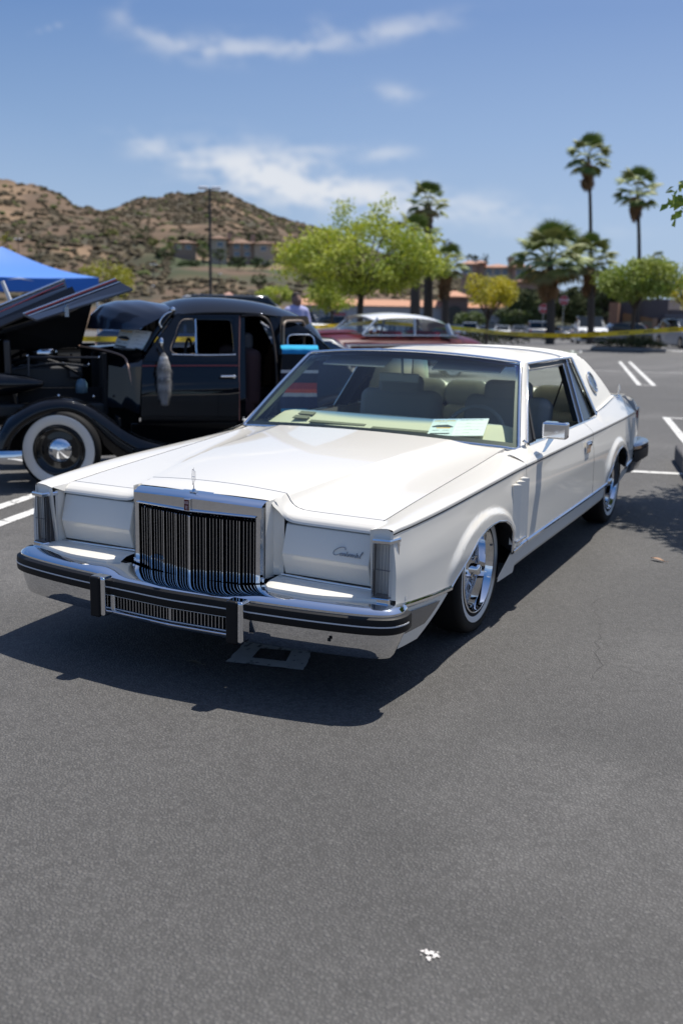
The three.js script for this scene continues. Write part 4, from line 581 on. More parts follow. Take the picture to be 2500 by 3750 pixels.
{ // worn painted square on the asphalt in front of the bumper, its middle left bare
  const o = [[.012, .67], [.084, .939], [.422, .867], [.32, .582]], c = o.reduce((s, p) => [s[0] + p[0] / 4, s[1] + p[1] / 4], [0, 0]), r = rng(8);
  const g = grid(48, 4, (u, t) => { const k = (u * 4) % 4, i = Math.floor(k) % 4, f = k - Math.floor(k), a = o[i], b = o[(i + 1) % 4], e = [lerp(a[0], b[0], f), lerp(a[1], b[1], f)], s = lerp(1, .45, t) + (t === 0 && u < 1 ? (hash2(Math.round(u * 48), 1, 4) - .5) * .05 : 0); return [c[0] + (e[0] - c[0]) * s, .004, c[1] + (e[1] - c[1]) * s]; }, 0, q => [q[0] * 2.2, q[2] * 2.2]);
  struct('painted_square', g, new THREE.MeshStandardMaterial({ map: markTex, color: C3(.9, .92, .95), roughness: .85 }));
}
{ // hairline cracks
  const r = rng(31), mk = (pts, w) => sweep(pts.map(p => [p[0], .0025, p[1]]), [[-w, 0], [w, 0]], 0);
  const wig = (a, b, n) => Array.from({ length: n + 1 }, (_, i) => [lerp(a[0], b[0], i / n) + (r() - .5) * .05, lerp(a[1], b[1], i / n) + (r() - .5) * .05]);
  struct('crack', mk(wig([1.25, -.9], [1.55, .35], 22), .0009), std([.066, .062, .06], .9)); struct('crack', mk(wig([1.5, .1], [2.1, .3], 14), .0007), std([.066, .062, .06], .9));
}
{ // small things lying on the asphalt
  const leaf = (x, z, s, tn, c, label) => { const o = thing('fallen_leaf', label, 'leaf', [x, .004, z], tn); mesh('blade', grid(8, 8, (u, t) => { const w = Math.sin(Math.PI * t) * .35 * s; return [(u - .5) * 2 * w, .006 * s / .05 + .35 * s * Math.pow(u - .5, 2) + .1 * s * Math.sin(t * 4), (t - .5) * 2 * s]; }, 0), std(c, .8, 0, { side: THREE.DoubleSide }), o); mesh('stalk', rod([0, .004, s * .95], [0, .006, s * 1.5], .0012), std(c, .8), o); };
  leaf(1.412, -1.88, .05, 1.2, [.36, .22, .14], 'curled tan leaf on the asphalt right of the rear wheel'); leaf(-.02, 1.03, .038, 1.6, [.12, .10, .07], 'narrow brown leaf lying in the shadow before the front bumper'); leaf(1.55, -3.75, .045, .3, [.45, .38, .3], 'pale leaf at the edge of the leafy shade near the kerb');
  const o = thing('bird_dropping', 'white splash of bird droppings on the asphalt in the foreground', 'splash', [1.6, .0035, 2.386], .3), r = rng(12); const blob = (x, z, s, seed) => { const n = 18; return poly(Array.from({ length: n }, (_, i) => { const a = i / n * 6.283, k = s * (.55 + .8 * vnoise(Math.cos(a) * 2 + seed * 7, Math.sin(a) * 2, seed)); return [x + k * Math.cos(a), 0, z - k * Math.sin(a)]; })); };
  stuffed(mesh('spot', [blob(0, -.006, .007, 1), blob(.011, -.009, .008, 2), blob(.02, -.002, .007, 3), blob(-.012, -.010, .004, 4), blob(.004, .012, .005, 5), blob(.006, .02, .0035, 6), blob(.027, .004, .003, 7), blob(-.004, -.016, .004, 8), blob(.016, .008, .003, 9), blob(-.014, .004, .002, 10), blob(.024, -.012, .0025, 11)], std([.7, .66, .62], .9), o));
}
// hills: rows of heights, each given at a distance and over the compass
const rowsHill = [
  [150, [[-900, 1190], [3400, 1190]]],
  [168, [[-900, 1120], [300, 1122], [900, 1128], [1400, 1150], [2600, 1172], [3400, 1180]]],
  [190, [[-900, 1050], [0, 1062], [500, 1065], [800, 1062], [1100, 1085], [1400, 1120], [1900, 1118], [2600, 1160], [3400, 1170]]],
  [215, [[-900, 980], [0, 985], [400, 985], [700, 985], [850, 1000], [1050, 1008], [1300, 1062], [1600, 1090], [1950, 1085], [2200, 1118], [3400, 1160]]],
  [250, [[-900, 930], [0, 930], [400, 935], [600, 945], [800, 968], [1020, 972], [1100, 990], [1300, 1042], [1700, 1078], [2100, 1100], [2600, 1140], [3400, 1150]]],
  [330, [[-900, 820], [0, 850], [200, 862], [400, 862], [600, 885], [800, 895], [1020, 905], [1200, 960], [1400, 1020], [1800, 1072], [2300, 1105], [3400, 1140]]],
  [450, [[-900, 560], [-300, 620], [0, 668], [100, 690], [200, 720], [270, 765], [310, 778], [380, 800], [500, 840], [700, 858], [900, 872], [1100, 905], [1300, 965], [1700, 1050], [2400, 1105], [3400, 1135]]],
  [600, [[-900, 640], [0, 730], [300, 785], [380, 792], [450, 785], [520, 778], [640, 775], [800, 772], [900, 800], [1000, 838], [1200, 882], [1400, 955], [1700, 1040], [2400, 1105], [3400, 1135]]],
  [750, [[-900, 700], [0, 760], [300, 782], [380, 780], [420, 768], [450, 755], [520, 738], [560, 736], [600, 728], [640, 715], [700, 706], [770, 700], [830, 714], [870, 738], [900, 755], [1000, 798], [1060, 822], [1120, 832], [1250, 870], [1400, 930], [1600, 1000], [1900, 1072], [2500, 1120], [3400, 1140]]],
  [950, [[-900, 760], [300, 830], [770, 790], [1000, 840], [1400, 960], [1900, 1085], [2500, 1125], [3400, 1142]]]].map(([d, t]) => [d, interp(t)]);
const hillV = (u, d) => { let i = 0; while (i < rowsHill.length - 2 && d > rowsHill[i + 1][0]) i++; const [d0, f0] = rowsHill[i], [d1, f1] = rowsHill[i + 1], t = clamp((d - d0) / (d1 - d0)); return at(u, lerp(f0(u), f1(u), t), d); };
function hillPoint(u, d) { const p = hillV(u, d), k = smooth(155, 260, d) * (1 - smooth(580, 680, u) * smooth(1120, 1040, u) * smooth(195, 215, d) * smooth(300, 262, d)) * (1 - smooth(1600, 1680, u) * smooth(2050, 1960, u) * smooth(180, 195, d) * smooth(250, 225, d)); p.y += k * (fbm(p.x * .03 + 50, p.z * .03 + 50, 4, 8) - .5) * 9 * smooth(1700, 900, u) + k * (fbm(p.x * .12, p.z * .12, 3, 4) - .5) * 3; if (d <= 151) p.y = lotY(152) - .4; return p; }
{
  const nu = 330, nd = 150, ds = t => 150 + 800 * Math.pow(t, 1.5);
  const g = grid(nu, nd, (u, t) => arr(hillPoint(lerp(-900, 3400, u), ds(t))), 0), p = g.attributes.position, nn = g.attributes.normal, c = [];
  for (let j = 0; j <= nd; j++) for (let i = 0; i <= nu; i++) {
    const k = j * (nu + 1) + i, x = p.getX(k), z = p.getZ(k), u = lerp(-900, 3400, i / nu), d = ds(j / nd);
    const f = fbm(x * .05 + 9, z * .05 + 3, 4, 6), f2 = fbm(x * .21 + 31, z * .21, 3, 2), green = smooth(420, 700, u) * smooth(1350, 1000, u) * smooth(190, 225, d) * smooth(400, 300, d);
    let q = [.115, .073, .042].map((a, m) => lerp(a, [.055, .047, .026][m], smooth(.42, .62, f * .6 + f2 * .4)));
    q = q.map((a, m) => lerp(a, [.22, .145, .085][m], smooth(.60, .74, fbm(x * .028 + 80, z * .05 + 7, 4, 14)) * (u < 1500 ? 1 : .3)));
    q = q.map((a, m) => lerp(a, [.030, .052, .012][m], green * smooth(.35, .5, f) * .9));
    if (u > 1400) q = q.map((a, m) => lerp(a, [.07, .075, .03][m], smooth(1400, 1700, u) * .6));
    c.push(...q);
  }
  g.setAttribute('color', new THREE.Float32BufferAttribute(c, 3)); struct('hills', g, new THREE.MeshStandardMaterial({ vertexColors: true, roughness: .97 }));
  // chaparral: more bushes than one could count
  const r = rng(404), bg = new THREE.IcosahedronGeometry(1, 2), bp = bg.attributes.position; for (let i = 0; i < bp.count; i++) { const v = V(bp.getX(i), bp.getY(i), bp.getZ(i)), k = .72 + .6 * vnoise(v.x * 2.6 + 9, v.y * 2.6 + v.z * 3.1 + 5, 3); bp.setXYZ(i, v.x * k, v.y * k * .75, v.z * k); } bg.computeVertexNormals();
  const list = []; let guard = 0;
  while (list.length < 15000 && guard++ < 90000) { const u = lerp(-500, 2200, r()), d = 170 + 620 * Math.pow(r(), .8), q = hillPoint(u, d); if (fbm(q.x * .05 + 9, q.z * .05 + 3, 4, 6) + .35 * r() < .58) continue; if ((u > 620 && u < 1090 && d > 205 && d < 275) || (u > 1640 && u < 2000 && d > 170 && d < 240)) continue; list.push([q, .3 + .8 * r() * r() + d * .0009, r(), d]); }
  const im = new THREE.InstancedMesh(bg, std([1, 1, 1], 1), list.length), m = new THREE.Matrix4(); list.forEach(([q, s, t, d], i) => { m.compose(V(q.x, q.y + s * .2, q.z), new THREE.Quaternion().setFromAxisAngle(V(0, 1, 0), t * 6.28), V(s * (1 + t * .5), s * (.7 + .4 * t), s)); im.setMatrixAt(i, m); const k = .6 + .8 * t; im.setColorAt(i, t > .93 ? C3(.10, .12, .03) : C3(.092 * k, .072 * k, .040 * k)); });
  im.name = 'chaparral'; im.userData = { label: 'dark low chaparral bushes scattered over the dry brown hillsides', category: 'bushes', kind: 'stuff' }; im.castShadow = im.receiveShadow = true; scene.add(im);
}
// =====================================================================
// trees and palms
// =====================================================================
function leaves(blobs, per, size, c0, c1, seed, droop = 0) { // many small folded leaves filling clumps
  const r = rng(seed), p = [], c = [], a = V(0, 0, 0), b = V(0, 0, 0);
  for (const [x, y, z, R, ry = .8] of blobs) {
    const n = Math.round(per * R * R), tint = r();
    for (let k = 0; k < n; k++) {
      a.set(r() - .5, r() - .5, r() - .5).normalize(); const q = R * Math.pow(r(), .45); const X = x + a.x * q, Y = y + a.y * q * ry, Z = z + a.z * q;
      const d = b.set(r() - .5, (r() - .5) * .8 - droop, r() - .5).normalize().clone(), s = d.clone().cross(V(r() - .5, r() - .5, r() - .5)).normalize(), up = s.clone().cross(d), L = size * (.7 + .6 * r()), w = L * .3;
      const m = [X + d.x * L * .5 + s.x * w + up.x * w * .4, Y + d.y * L * .5 + s.y * w + up.y * w * .4, Z + d.z * L * .5 + s.z * w + up.z * w * .4], m2 = [X + d.x * L * .5 - s.x * w + up.x * w * .4, Y + d.y * L * .5 - s.y * w + up.y * w * .4, Z + d.z * L * .5 - s.z * w + up.z * w * .4], e = [X + d.x * L, Y + d.y * L, Z + d.z * L];
      p.push(X, Y, Z, ...m, ...e, X, Y, Z, ...e, ...m2); const t = clamp(tint * .75 + r() * .4 - .05), g = .7 + .5 * r(), cc = c0.map((v, i) => lerp(v, c1[i], t) * g); for (let i = 0; i < 6; i++) c.push(...cc);
    }
  }
  const g = new THREE.BufferGeometry(); g.setAttribute('position', new THREE.Float32BufferAttribute(p, 3)); g.setAttribute('color', new THREE.Float32BufferAttribute(c, 3)); g.computeVertexNormals(); return g;
}
const leafM = new THREE.MeshPhysicalMaterial({ vertexColors: true, roughness: .8, transmission: .38, thickness: 0, side: THREE.DoubleSide }), bushM = std([1, 1, 1], .9, 0, { vertexColors: true, side: THREE.DoubleSide });
function tree(name, label, pos, o) { // o: h total height, w half width, y0 crown base, blobs, leaf, colours, seed
  const r = rng(o.seed), t = thing(name, label, 'tree', pos, 0, o.group), blobs = [], limbs = [], H = o.h, cy = (o.y0 + H) / 2, ry = (H - o.y0) / 2;
  const fork = o.fork ?? o.y0 * .85, tw = o.tw ?? H * .022; limbs.push(tube([[0, -.1, 0], [.03 * H * (r() - .5), fork * .5, 0], [0, fork, 0]], tw, 7));
  const nb = o.n ?? 34;
  for (let i = 0; i < nb; i++) {
    const a = r() * 6.283, e = Math.asin(2 * r() - 1) , k = .55 + .38 * Math.sqrt(r()); const fl = o.flat ?? 1; let x = Math.cos(a) * Math.cos(e) * o.w * k, z = Math.sin(a) * Math.cos(e) * o.w * k, y = cy + Math.sin(e) * ry * k; if (y < cy) { x *= fl; z *= fl; }
    const R = o.w * (o.br ?? .3) * (.6 + .7 * r()); blobs.push([x, y, z, R, .75]); if (i < nb * .55) limbs.push(tube([[0, fork * (.8 + .2 * r()), 0], [x * .35, lerp(fork, y, .4), z * .35], [x * .92, y, z * .92]], tw * .28, 5));
  }
  if (o.extra) blobs.push(...o.extra);
  mesh('trunk', limbs, o.bark ?? M.bark, t); mesh('crown', leaves(blobs, o.per, o.leaf, o.c0, o.c1, o.seed + 1, o.droop ?? .1), o.solid ? bushM : leafM, t); return t;
}
const px2m = (px, d) => px * d / 3645.5;
function treeAt(name, label, u, vTop, vBase, hw, d, c0, c1, seed, o = {}) {
  const pos = o.onHill ? arr(hillPoint(u, d)) : gnd(u, d), top = at(u, vTop, d).y - pos[1], y0 = at(u, vBase, d).y - pos[1], w = px2m(hw, d);
  return tree(name, label, pos, { h: top - w * .12, y0: y0 + w * .1, w: w * .86, c0, c1, seed, leaf: o.leaf ?? Math.max(.1, d * .0034), per: o.per ?? 420 / Math.max(.25, (d * .0034) ** 2 * 60), ...o });
}
const G1 = [.22, .32, .024], G2 = [.56, .58, .05], Y1 = [.42, .39, .012], Y2 = [.62, .53, .02], D1 = [.05, .065, .02], D2 = [.10, .12, .035];
treeAt('shade_tree', 'big spreading light green tree with a forked trunk in the middle of the background', 1322, 770, 1095, 335, 40, G1, G2, 51, { n: 130, br: .2, fork: at(1322, 1050, 40).y, tw: .12, per: 330, leaf: .14, flat: 1.1, extra: [[-.95, 5.0, 0, .5, .9], [-.6, 5.35, .3, .45, .9], [-1.1, 5.35, -.2, .35, .9], [.65, 5.2, 0, .5, .9], [1.1, 5.45, .2, .42, .9], [.9, 4.9, .4, .5, .9], [.2, 4.8, 0, .5, .9], [-2.2, 4.3, 0, .5, .8], [-2.9, 3.6, .2, .6, .8], [-3.3, 3.0, 0, .5, .8]] });
treeAt('yellow_tree', 'round yellow-green tree with a thin trunk left of the stop signs', 1785, 985, 1140, 115, 46, Y1, Y2, 52, { n: 34, per: 620, leaf: .13, tw: .07, fork: 1.2 });
treeAt('parking_tree', 'light green tree growing from the planted island at the right', 2322, 930, 1110, 178, 41.5, G1, [.36, .40, .06], 53, { n: 70, br: .27, per: 560, leaf: .14, tw: .08, fork: 1.9 });
treeAt('yellow_tree', 'yellow-green tree cut by the right edge before the brown shop', 2520, 1000, 1140, 95, 47, Y1, Y2, 54, { per: 600, leaf: .13, tw: .07 });
treeAt('yellow_tree', 'yellow-green tree behind the blue canopy and the raised hood', 395, 945, 1100, 112, 62, Y1, [.3, .31, .03], 55, { per: 300, leaf: .19 });
treeAt('shade_tree', 'small bright green tree behind the person, left of the big tree', 1010, 1040, 1110, 72, 70, G1, G2, 56, { per: 300, leaf: .2 });
treeAt('shade_tree', 'low green tree under the big tree, just behind the person', 1215, 1025, 1140, 120, 52, G1, G2, 57, { per: 330, leaf: .17 });
treeAt('olive_tree', 'dark olive-green tree between the stop signs', 1965, 1045, 1190, 130, 132, D1, D2, 58, { per: 150, leaf: .4, solid: 1, n: 44 });
treeAt('olive_tree', 'dark bushy tree behind the white truck', 2140, 1035, 1200, 130, 132, D1, [.085, .1, .025], 59, { per: 150, leaf: .4, solid: 1, n: 44 });
treeAt('olive_tree', 'green shrubby tree right of the yellow-green tree by the shops', 1890, 1105, 1195, 85, 130, [.06, .09, .02], [.13, .17, .03], 60, { per: 160, leaf: .38 });
treeAt('olive_tree', 'grey-green tree at the left end of the brown shop', 2225, 1040, 1200, 70, 128, D1, [.1, .11, .03], 61, { per: 150, leaf: .4, solid: 1 });
treeAt('olive_tree', 'green shrubby tree in front of the shops with tiled roof', 1720, 1140, 1195, 70, 130, [.06, .1, .02], [.14, .19, .03], 62, { per: 160, leaf: .38 });
treeAt('pine_tree', 'grey-green conifer rising right of the middle palm group', 1632, 858, 1060, 34, 165, [.05, .065, .04], [.09, .11, .07], 63, { per: 40, leaf: .5, solid: 1, n: 26 });
[[1722, 918, 985, 28, 'left'], [1764, 930, 985, 20, 'right']].forEach(([u, a, b, w, s], i) => treeAt('hill_tree', `dark tree behind the hilltop flats on the right, the ${s} one of the pair`, u, a, b, w, 235, D1, D2, 64 + i, { per: 16, leaf: .8, solid: 1, n: 20 }));
treeAt('hill_tree', 'dark tree above the chimney of the hilltop flats on the right', 1858, 945, 985, 15, 235, D1, D2, 66, { per: 18, leaf: .7, solid: 1, n: 16 });
[[410, 830, 885, 28, 300, 'light green round tree alone on the hillside left of the light pole', [.13, .14, .02], [.18, .19, .03]], [392, 795, 835, 18, 345, 'dark green tree on the saddle of the left hill', D1, D2], [490, 838, 900, 24, 290, 'dark tree beside a lighter one on the green slope', D1, D2], [532, 820, 905, 30, 285, 'tall dark green tree on the green slope left of the light pole', [.04, .065, .02], [.08, .11, .03]], [560, 862, 905, 22, 270, 'light green tree on the slope below the ridge', [.12, .14, .02], [.17, .19, .03]], [148, 872, 955, 24, 250, 'dark narrow tree on the hillside behind the canopy', [.02, .03, .012], D2], [935, 846, 890, 34, 262, 'dark round tree behind the roof of the left hilltop flats', [.03, .05, .018], [.06, .085, .025]], [640, 868, 935, 30, 238, 'light green tree left of the hillside flats', [.1, .13, .02], [.15, .18, .03]], [745, 870, 960, 34, 236, 'green tree in front of the left hilltop flats, beside the light pole', [.07, .11, .02], [.13, .17, .03]], [805, 905, 955, 26, 234, 'dark bush before the windows of the left hilltop flats', [.05, .08, .02], [.09, .12, .03]], [30, 850, 950, 30, 240, 'yellow-green bush at the left edge of the hillside', Y1, [.22, .22, .03]], [600, 905, 960, 30, 242, 'dark green shrub at the foot of the green slope', [.03, .06, .015], [.06, .09, .02]], [870, 935, 985, 40, 226, 'green hedge-like shrub below the left hilltop flats', [.03, .06, .015], [.07, .1, .02]], [955, 935, 985, 42, 226, 'green shrub below the right end of the left hilltop flats', [.03, .06, .015], [.07, .1, .02]], [690, 950, 985, 46, 228, 'dark green shrub mass left below the hilltop flats', [.03, .06, .015], [.06, .09, .02]], [950, 1000, 1050, 36, 190, 'dark bush on the bank behind the big tree', D1, D2]].forEach(([u, a, b, w, d, l, c0, c1], i) => treeAt('hill_tree', l, u, a, b, w, d, c0, c1, 80 + i, { onHill: 1, per: 26, leaf: .62, solid: 1, n: 22 }));

// fan palms
function frondGeo(seed, dead) {
  const r = rng(seed), g = [], n = 22, R = dead ? .75 : .76, pet = dead ? .4 : 1.0; g.push(tube([[0, 0, 0], [0, .06, pet * .5], [0, .02, pet]], .018, 4, 4));
  for (let i = 0; i < n; i++) { const a = lerp(-1.65, 1.65, i / (n - 1)), l = R * (.72 + .28 * Math.cos(a * .6)) * (.9 + .2 * r()), w = .045, dr = (dead ? .55 : .28) * l + .1 * r(); const dx = Math.sin(a), dz = Math.cos(a), P = (t, s) => [dx * l * t + dz * s, .02 - dr * t * t * t + .02 * (s ? 0 : 1) - .06 * Math.abs(a) * t, pet + dz * l * t * .9 - dx * s]; g.push(rows([[P(0, 0), P(0, 0), P(0, 0)], [P(.45, -w), P(.45, 0), P(.45, w)], [P(.75, -w * .7), P(.75, 0), P(.75, w * .7)], [P(1, 0), P(1, 0), P(1, 0)]], 0)); }
  return merge(g);
}
const greenFronds = [1, 2, 3].map(s => frondGeo(s, false)), deadFronds = [11, 12].map(s => frondGeo(s, true));
const frondM = [[.10, .15, .022], [.18, .23, .034], [.25, .27, .08]].map(c => new THREE.MeshPhysicalMaterial({ color: C3(...c), roughness: .68, transmission: .15, thickness: 0, side: THREE.DoubleSide })), deadM = std([.22, .125, .055], .9, 0, { side: THREE.DoubleSide }), olderM = std([.20, .17, .06], .85, 0, { side: THREE.DoubleSide });
function palm(label, u, vTop, vBase, rpx, d, o = {}) {
  const r = rng(o.seed), pos = gnd(u, d), top = at(u, vTop, d), R = px2m(rpx, d), sc = R / 1.55, bx = o.lean ?? 0, yc = top.y - pos[1] - R * .75, t = thing('fan_palm', label, 'palm', pos, 0, o.group);
  const tw = o.tw ?? .16, hx = top.x - pos[0] + bx, hz = top.z - pos[2];
  mesh('trunk', [grid(12, 24, (q, s) => { const a = q * 6.283, k = tw * (1.25 - .4 * s + .02 * Math.sin(s * 140)); return [hx * s * s + k * Math.cos(a), yc * s, hz * s * s + k * Math.sin(a)]; }, 0)], o.trunkM ?? std([.075, .06, .048], .95), t);
  const n = o.n ?? 23;
  for (let i = 0; i < n; i++) { const f = i / n, f2 = mesh('frond', greenFronds[i % 3], f > .86 && o.old ? olderM : frondM[(i * 7) % 3], t); f2.position.set(hx, yc, hz); f2.scale.setScalar(sc * (.85 + .3 * r())); f2.rotation.order = 'YXZ'; f2.rotation.set(lerp(-1.35, .75, Math.pow(f, .85)) + (r() - .5) * .3, i * 2.39996 + r() * .4, (r() - .5) * .5); }
  const sk = [], ns = o.skirt ?? 26; for (let i = 0; i < ns; i++) { const g = deadFronds[i % 2].clone(), k = sc * (.6 + .35 * r()); g.scale(k * .8, k, k); g.rotateX(1.15 + .35 * r()); g.rotateY(i * 2.4); g.translate(hx, yc - R * (.05 + (o.sk ?? .75) * Math.pow(r(), 1.2)), hz); sk.push(g); }
  stuffed(mesh('dead_fronds', sk, deadM, t)); return t;
}
palm('tallest slim fan palm, left of the pair standing clear in the sky', 2157, 512, 0, 80, 80, { seed: 1, tw: .14, sk: .85 });
palm('slim fan palm nearer the right edge, shorter of the tall pair', 2336, 636, 0, 82, 76, { seed: 2, tw: .14, sk: .8 });
palm('wide low fan palm with a thick trunk beside the stop signs', 2018, 848, 0, 130, 62, { seed: 3, tw: .24, n: 36, skirt: 40, sk: .6, old: 1 });
palm('fan palm with ragged crown behind and right of the wide low one', 2166, 882, 0, 88, 67, { seed: 4, tw: .2, n: 30, skirt: 40, sk: .95, old: 1 });
palm('tallest palm of the group right of the big tree', 1567, 685, 0, 76, 72, { seed: 5, tw: .3, skirt: 30, old: 1 });
palm('fan palm half hidden in the right side of the big tree', 1520, 805, 0, 92, 68, { seed: 6, tw: .3, skirt: 40, old: 1, sk: 1 });
palm('short fan palm with a shaggy skirt at the right of its group', 1632, 905, 0, 78, 70, { seed: 7, tw: .2, skirt: 40, sk: 1.1, old: 1, n: 26 });
palm('distant palm whose top shows over the tree on the planted island', 2408, 925, 0, 28, 140, { seed: 8, tw: .2, skirt: 10 });

// the tree that stands just outside the frame on the right and shades the asphalt
{
  const P = [2.82, 0, -4.9];
  const dense = 1; const t = thing('kerb_tree', 'light green tree at the right edge, one leafy sprig in view, shading the asphalt', 'tree', P), r = rng(17), bl = [], lm = [tube([[0, 0, 0], [.05, 1, 0], [0, 2.2, 0]], .07, 8)];
  for (let i = 0; i < 150; i++) { const a = r() * 6.283, k = Math.sqrt(r()) * 1.45, x = Math.cos(a) * k, z = Math.sin(a) * k, y = 3.2 + (r() - .35) * 1.3 * (1 - k * .3); bl.push([x, y, z, .22 + .22 * r(), .7]); if (i % 4 === 0) lm.push(tube([[0, 2.0, 0], [x * .4, 2.6, z * .4], [x, y, z]], .014, 5)); }
  const sp = at(2484, 735, 8.1).sub(V(...P)); for (const [dx, dy, dz, R] of [[-.02, .03, 0, .07], [.03, .1, 0, .09], [-.05, -.03, .02, .06], [.02, -.1, .02, .07], [.08, -.02, 0, .1], [.12, .12, 0, .1], [.15, -.1, 0, .09], [.22, .03, -.05, .13], [.33, .08, -.1, .14], [.5, .15, -.2, .2]]) bl.push([sp.x + dx, sp.y + dy, sp.z + dz, R, .9]);
  lm.push(tube([[0, 2.0, 0], [sp.x * .5, 2.6, sp.z * .5], [sp.x, sp.y, sp.z]], .012, 5));
  mesh('trunk', lm, M.bark, t); mesh('crown', leaves(bl, 1500, .085, G1, [.2, .28, .04], 18, .15), new THREE.MeshPhysicalMaterial({ vertexColors: true, roughness: .7, transmission: .12, thickness: 0, side: THREE.DoubleSide }), t);
  const k = thing('planter_kerb', 'dark concrete kerb round the tree bed at the right edge', 'kerb', [0, 0, 0]); mesh('kerb', [box(2.75, .08, -4.9, 3.4, .17, .16, .03), box(2.75, .08, -6.5, 3.4, .17, .16, .03), box(1.12, .08, -5.7, .16, .17, 1.5, .03)].map(g => g.translate(-1.12, 0, 5.5).rotateY(.24).translate(1.12, 0, -5.5)), std([.09, .085, .085], .9), k);
  struct('tree_bed', new THREE.PlaneGeometry(3.1, 1.4).rotateX(-Math.PI / 2).translate(1.6, .05, -.2).rotateY(.24).translate(1.12, 0, -5.5), std([.12, .08, .05], .95));
}
// =====================================================================
// the middle distance: island, cars, tape, canopy, person, poles, buildings
// =====================================================================
const YAW = .465;
const facing = (u) => YAW - Math.atan((u - 1250) / 3645.5); // local +z looks at the camera
{
  const p = gnd(2308, 41.3), o = thing('planted_island', 'kerbed island with low clipped shrubs in the car park', 'planter', p, facing(2308));
  mesh('kerb', box(0, .08, 0, 2.9, .16, 2.2, .05), std([.17, .165, .16], .9), o); mesh('soil', box(0, .165, 0, 2.6, .02, 1.9), std([.12, .085, .055], 1), o);
  [[-.75, .3, .45, 'left'], [.15, .35, .55, 'middle'], [.85, .2, .42, 'right']].forEach(([x, z, R, n], i) => { const q = V(x, .16, z).applyAxisAngle(V(0, 1, 0), facing(2308)).add(V(...p)); const s = thing('clipped_shrub', `low dark green shrub, the ${n} one on the kerbed island`, 'shrub', arr(q)); mesh('foliage', leaves([[0, R * .45, 0, R, .5], [.3, R * .4, .1, R * .8, .5], [-.3, R * .38, .1, R * .8, .5]], 900, .09, [.035, .045, .015], [.09, .095, .025], 200 + i), bushM, s); mesh('stems', rod([0, -.02, 0], [0, .2, 0], .03), M.bark, s); });
  [[1660, 48, 2.2, 'dark clipped hedge behind the roof of the white coupe'], [2392, 58, 1.2, 'low hedge left of the gap at the far kerb'], [2480, 58, .9, 'low hedge at the far kerb by the right edge'], [1820, 60, 1.6, 'low planting below the wide fan palm']].forEach(([u, d, w, l], i) => { const s = thing('hedge', l, 'hedge', gnd(u, d)), r = rng(300 + i), b = []; for (let k = 0; k < 12; k++) { const t = (k / 11 - .5) * 2 * w; b.push([t * Math.cos(YAW), .35, -t * Math.sin(YAW), .42 + .15 * r(), .8]); } mesh('foliage', leaves(b, 260, .14, [.02, .028, .01], [.055, .06, .018], 310 + i), bushM, s); });
}
// ---- cars in general: side profile pushed across, rounded; z is the nose
function carShell(prof, w, bevel = .08) { const s = new THREE.Shape(prof.map(p => new THREE.Vector2(p[0], p[1]))); const g = new THREE.ExtrudeGeometry(s, { depth: w - 2 * bevel, bevelEnabled: true, bevelThickness: bevel, bevelSize: bevel * .6, bevelSegments: 3, curveSegments: 6 }); g.translate(0, 0, -(w - 2 * bevel) / 2); g.rotateY(-Math.PI / 2); return toCreasedNormals(g, .7); } // x of the profile becomes z
function makeCar(name, label, pos, turn, o) {
  const t = thing(name, label, o.cat ?? 'car', pos, turn, o.group), L = o.L ?? 4.6, w = o.w ?? 1.8, h = o.h ?? 1.45, b = o.belt ?? .95, f = L / 2, r = -L / 2, gc = .22;
  const body = o.body ?? [[r, gc + .1], [r - .0, b - .08], [r + .1, b], [f - .3, b - .12], [f, b - .3], [f, gc + .08], [f - .2, gc], [r + .2, gc]];
  mesh('body', carShell(body, w), o.paint, t);
  const cab = o.cab ?? [[r + .25, b - .05], [r + .75, h - .06], [r + 1.2, h], [f - 2.0, h], [f - 1.25, b - .05]];
  mesh('windows', carShell(cab.map(([x, y]) => [x, y - .03]), w * .86, .14), M.darkGlass, t);
  const rx0 = cab[1][0], rx1 = cab[cab.length - 2][0]; mesh('roof', [box(0, h - .01, (rx0 + rx1) / 2, w * .76, .06, rx1 - rx0 + .05, .03), ...[-1, 1].flatMap(s => [tube([[s * w * .43, b, cab[cab.length - 1][0]], [s * w * .38, h - .01, rx1]], .035, 5), tube([[s * w * .43, b, cab[0][0]], [s * w * .38, h - .01, rx0]], .05, 5), rod([s * w * .43, b, (rx0 + rx1) / 2 - .1], [s * w * .385, h - .02, (rx0 + rx1) / 2 - .1], .035)])], o.roof ?? o.paint, t);
  for (const z of [f - .85, r + .85]) for (const s of [-1, 1]) { const wh = mesh('wheel', new THREE.CylinderGeometry(.33, .33, .22, 20).rotateZ(Math.PI / 2).translate(s * (w / 2 - .1), .33, z), M.tyre, t); mesh('rim', new THREE.CylinderGeometry(.2, .2, .02, 14).rotateZ(Math.PI / 2).translate(s * (w / 2 + .015), .33, z), M.satin, wh); }
  for (const s of [-1, 1]) { mesh('headlight', box(s * w * .36, b - .3, f + .05, .34, .14, .06, .03), M.lens2, t); mesh('tail_light', box(s * w * .38, b - .16, r - .06, .26, .16, .05, .02), M.redLens, t); mesh('mirror', box(s * (w / 2 + .06), b + .06, cab[cab.length - 1][0] - .3, .18, .12, .1, .03), o.paint, t); }
  mesh('bumper', [box(0, .42, f + .05, w * .8, .18, .06, .03), box(0, .42, r - .06, w * .8, .18, .06, .03)], o.bumper ?? M.rubber, t); mesh('plate', box(0, .6, r - .09, .32, .15, .01, .003), M.paper, t); mesh('front_grille', box(0, b - .36, f + .045, w * .4, .16, .05, .01), M.black, t);
  return t;
}
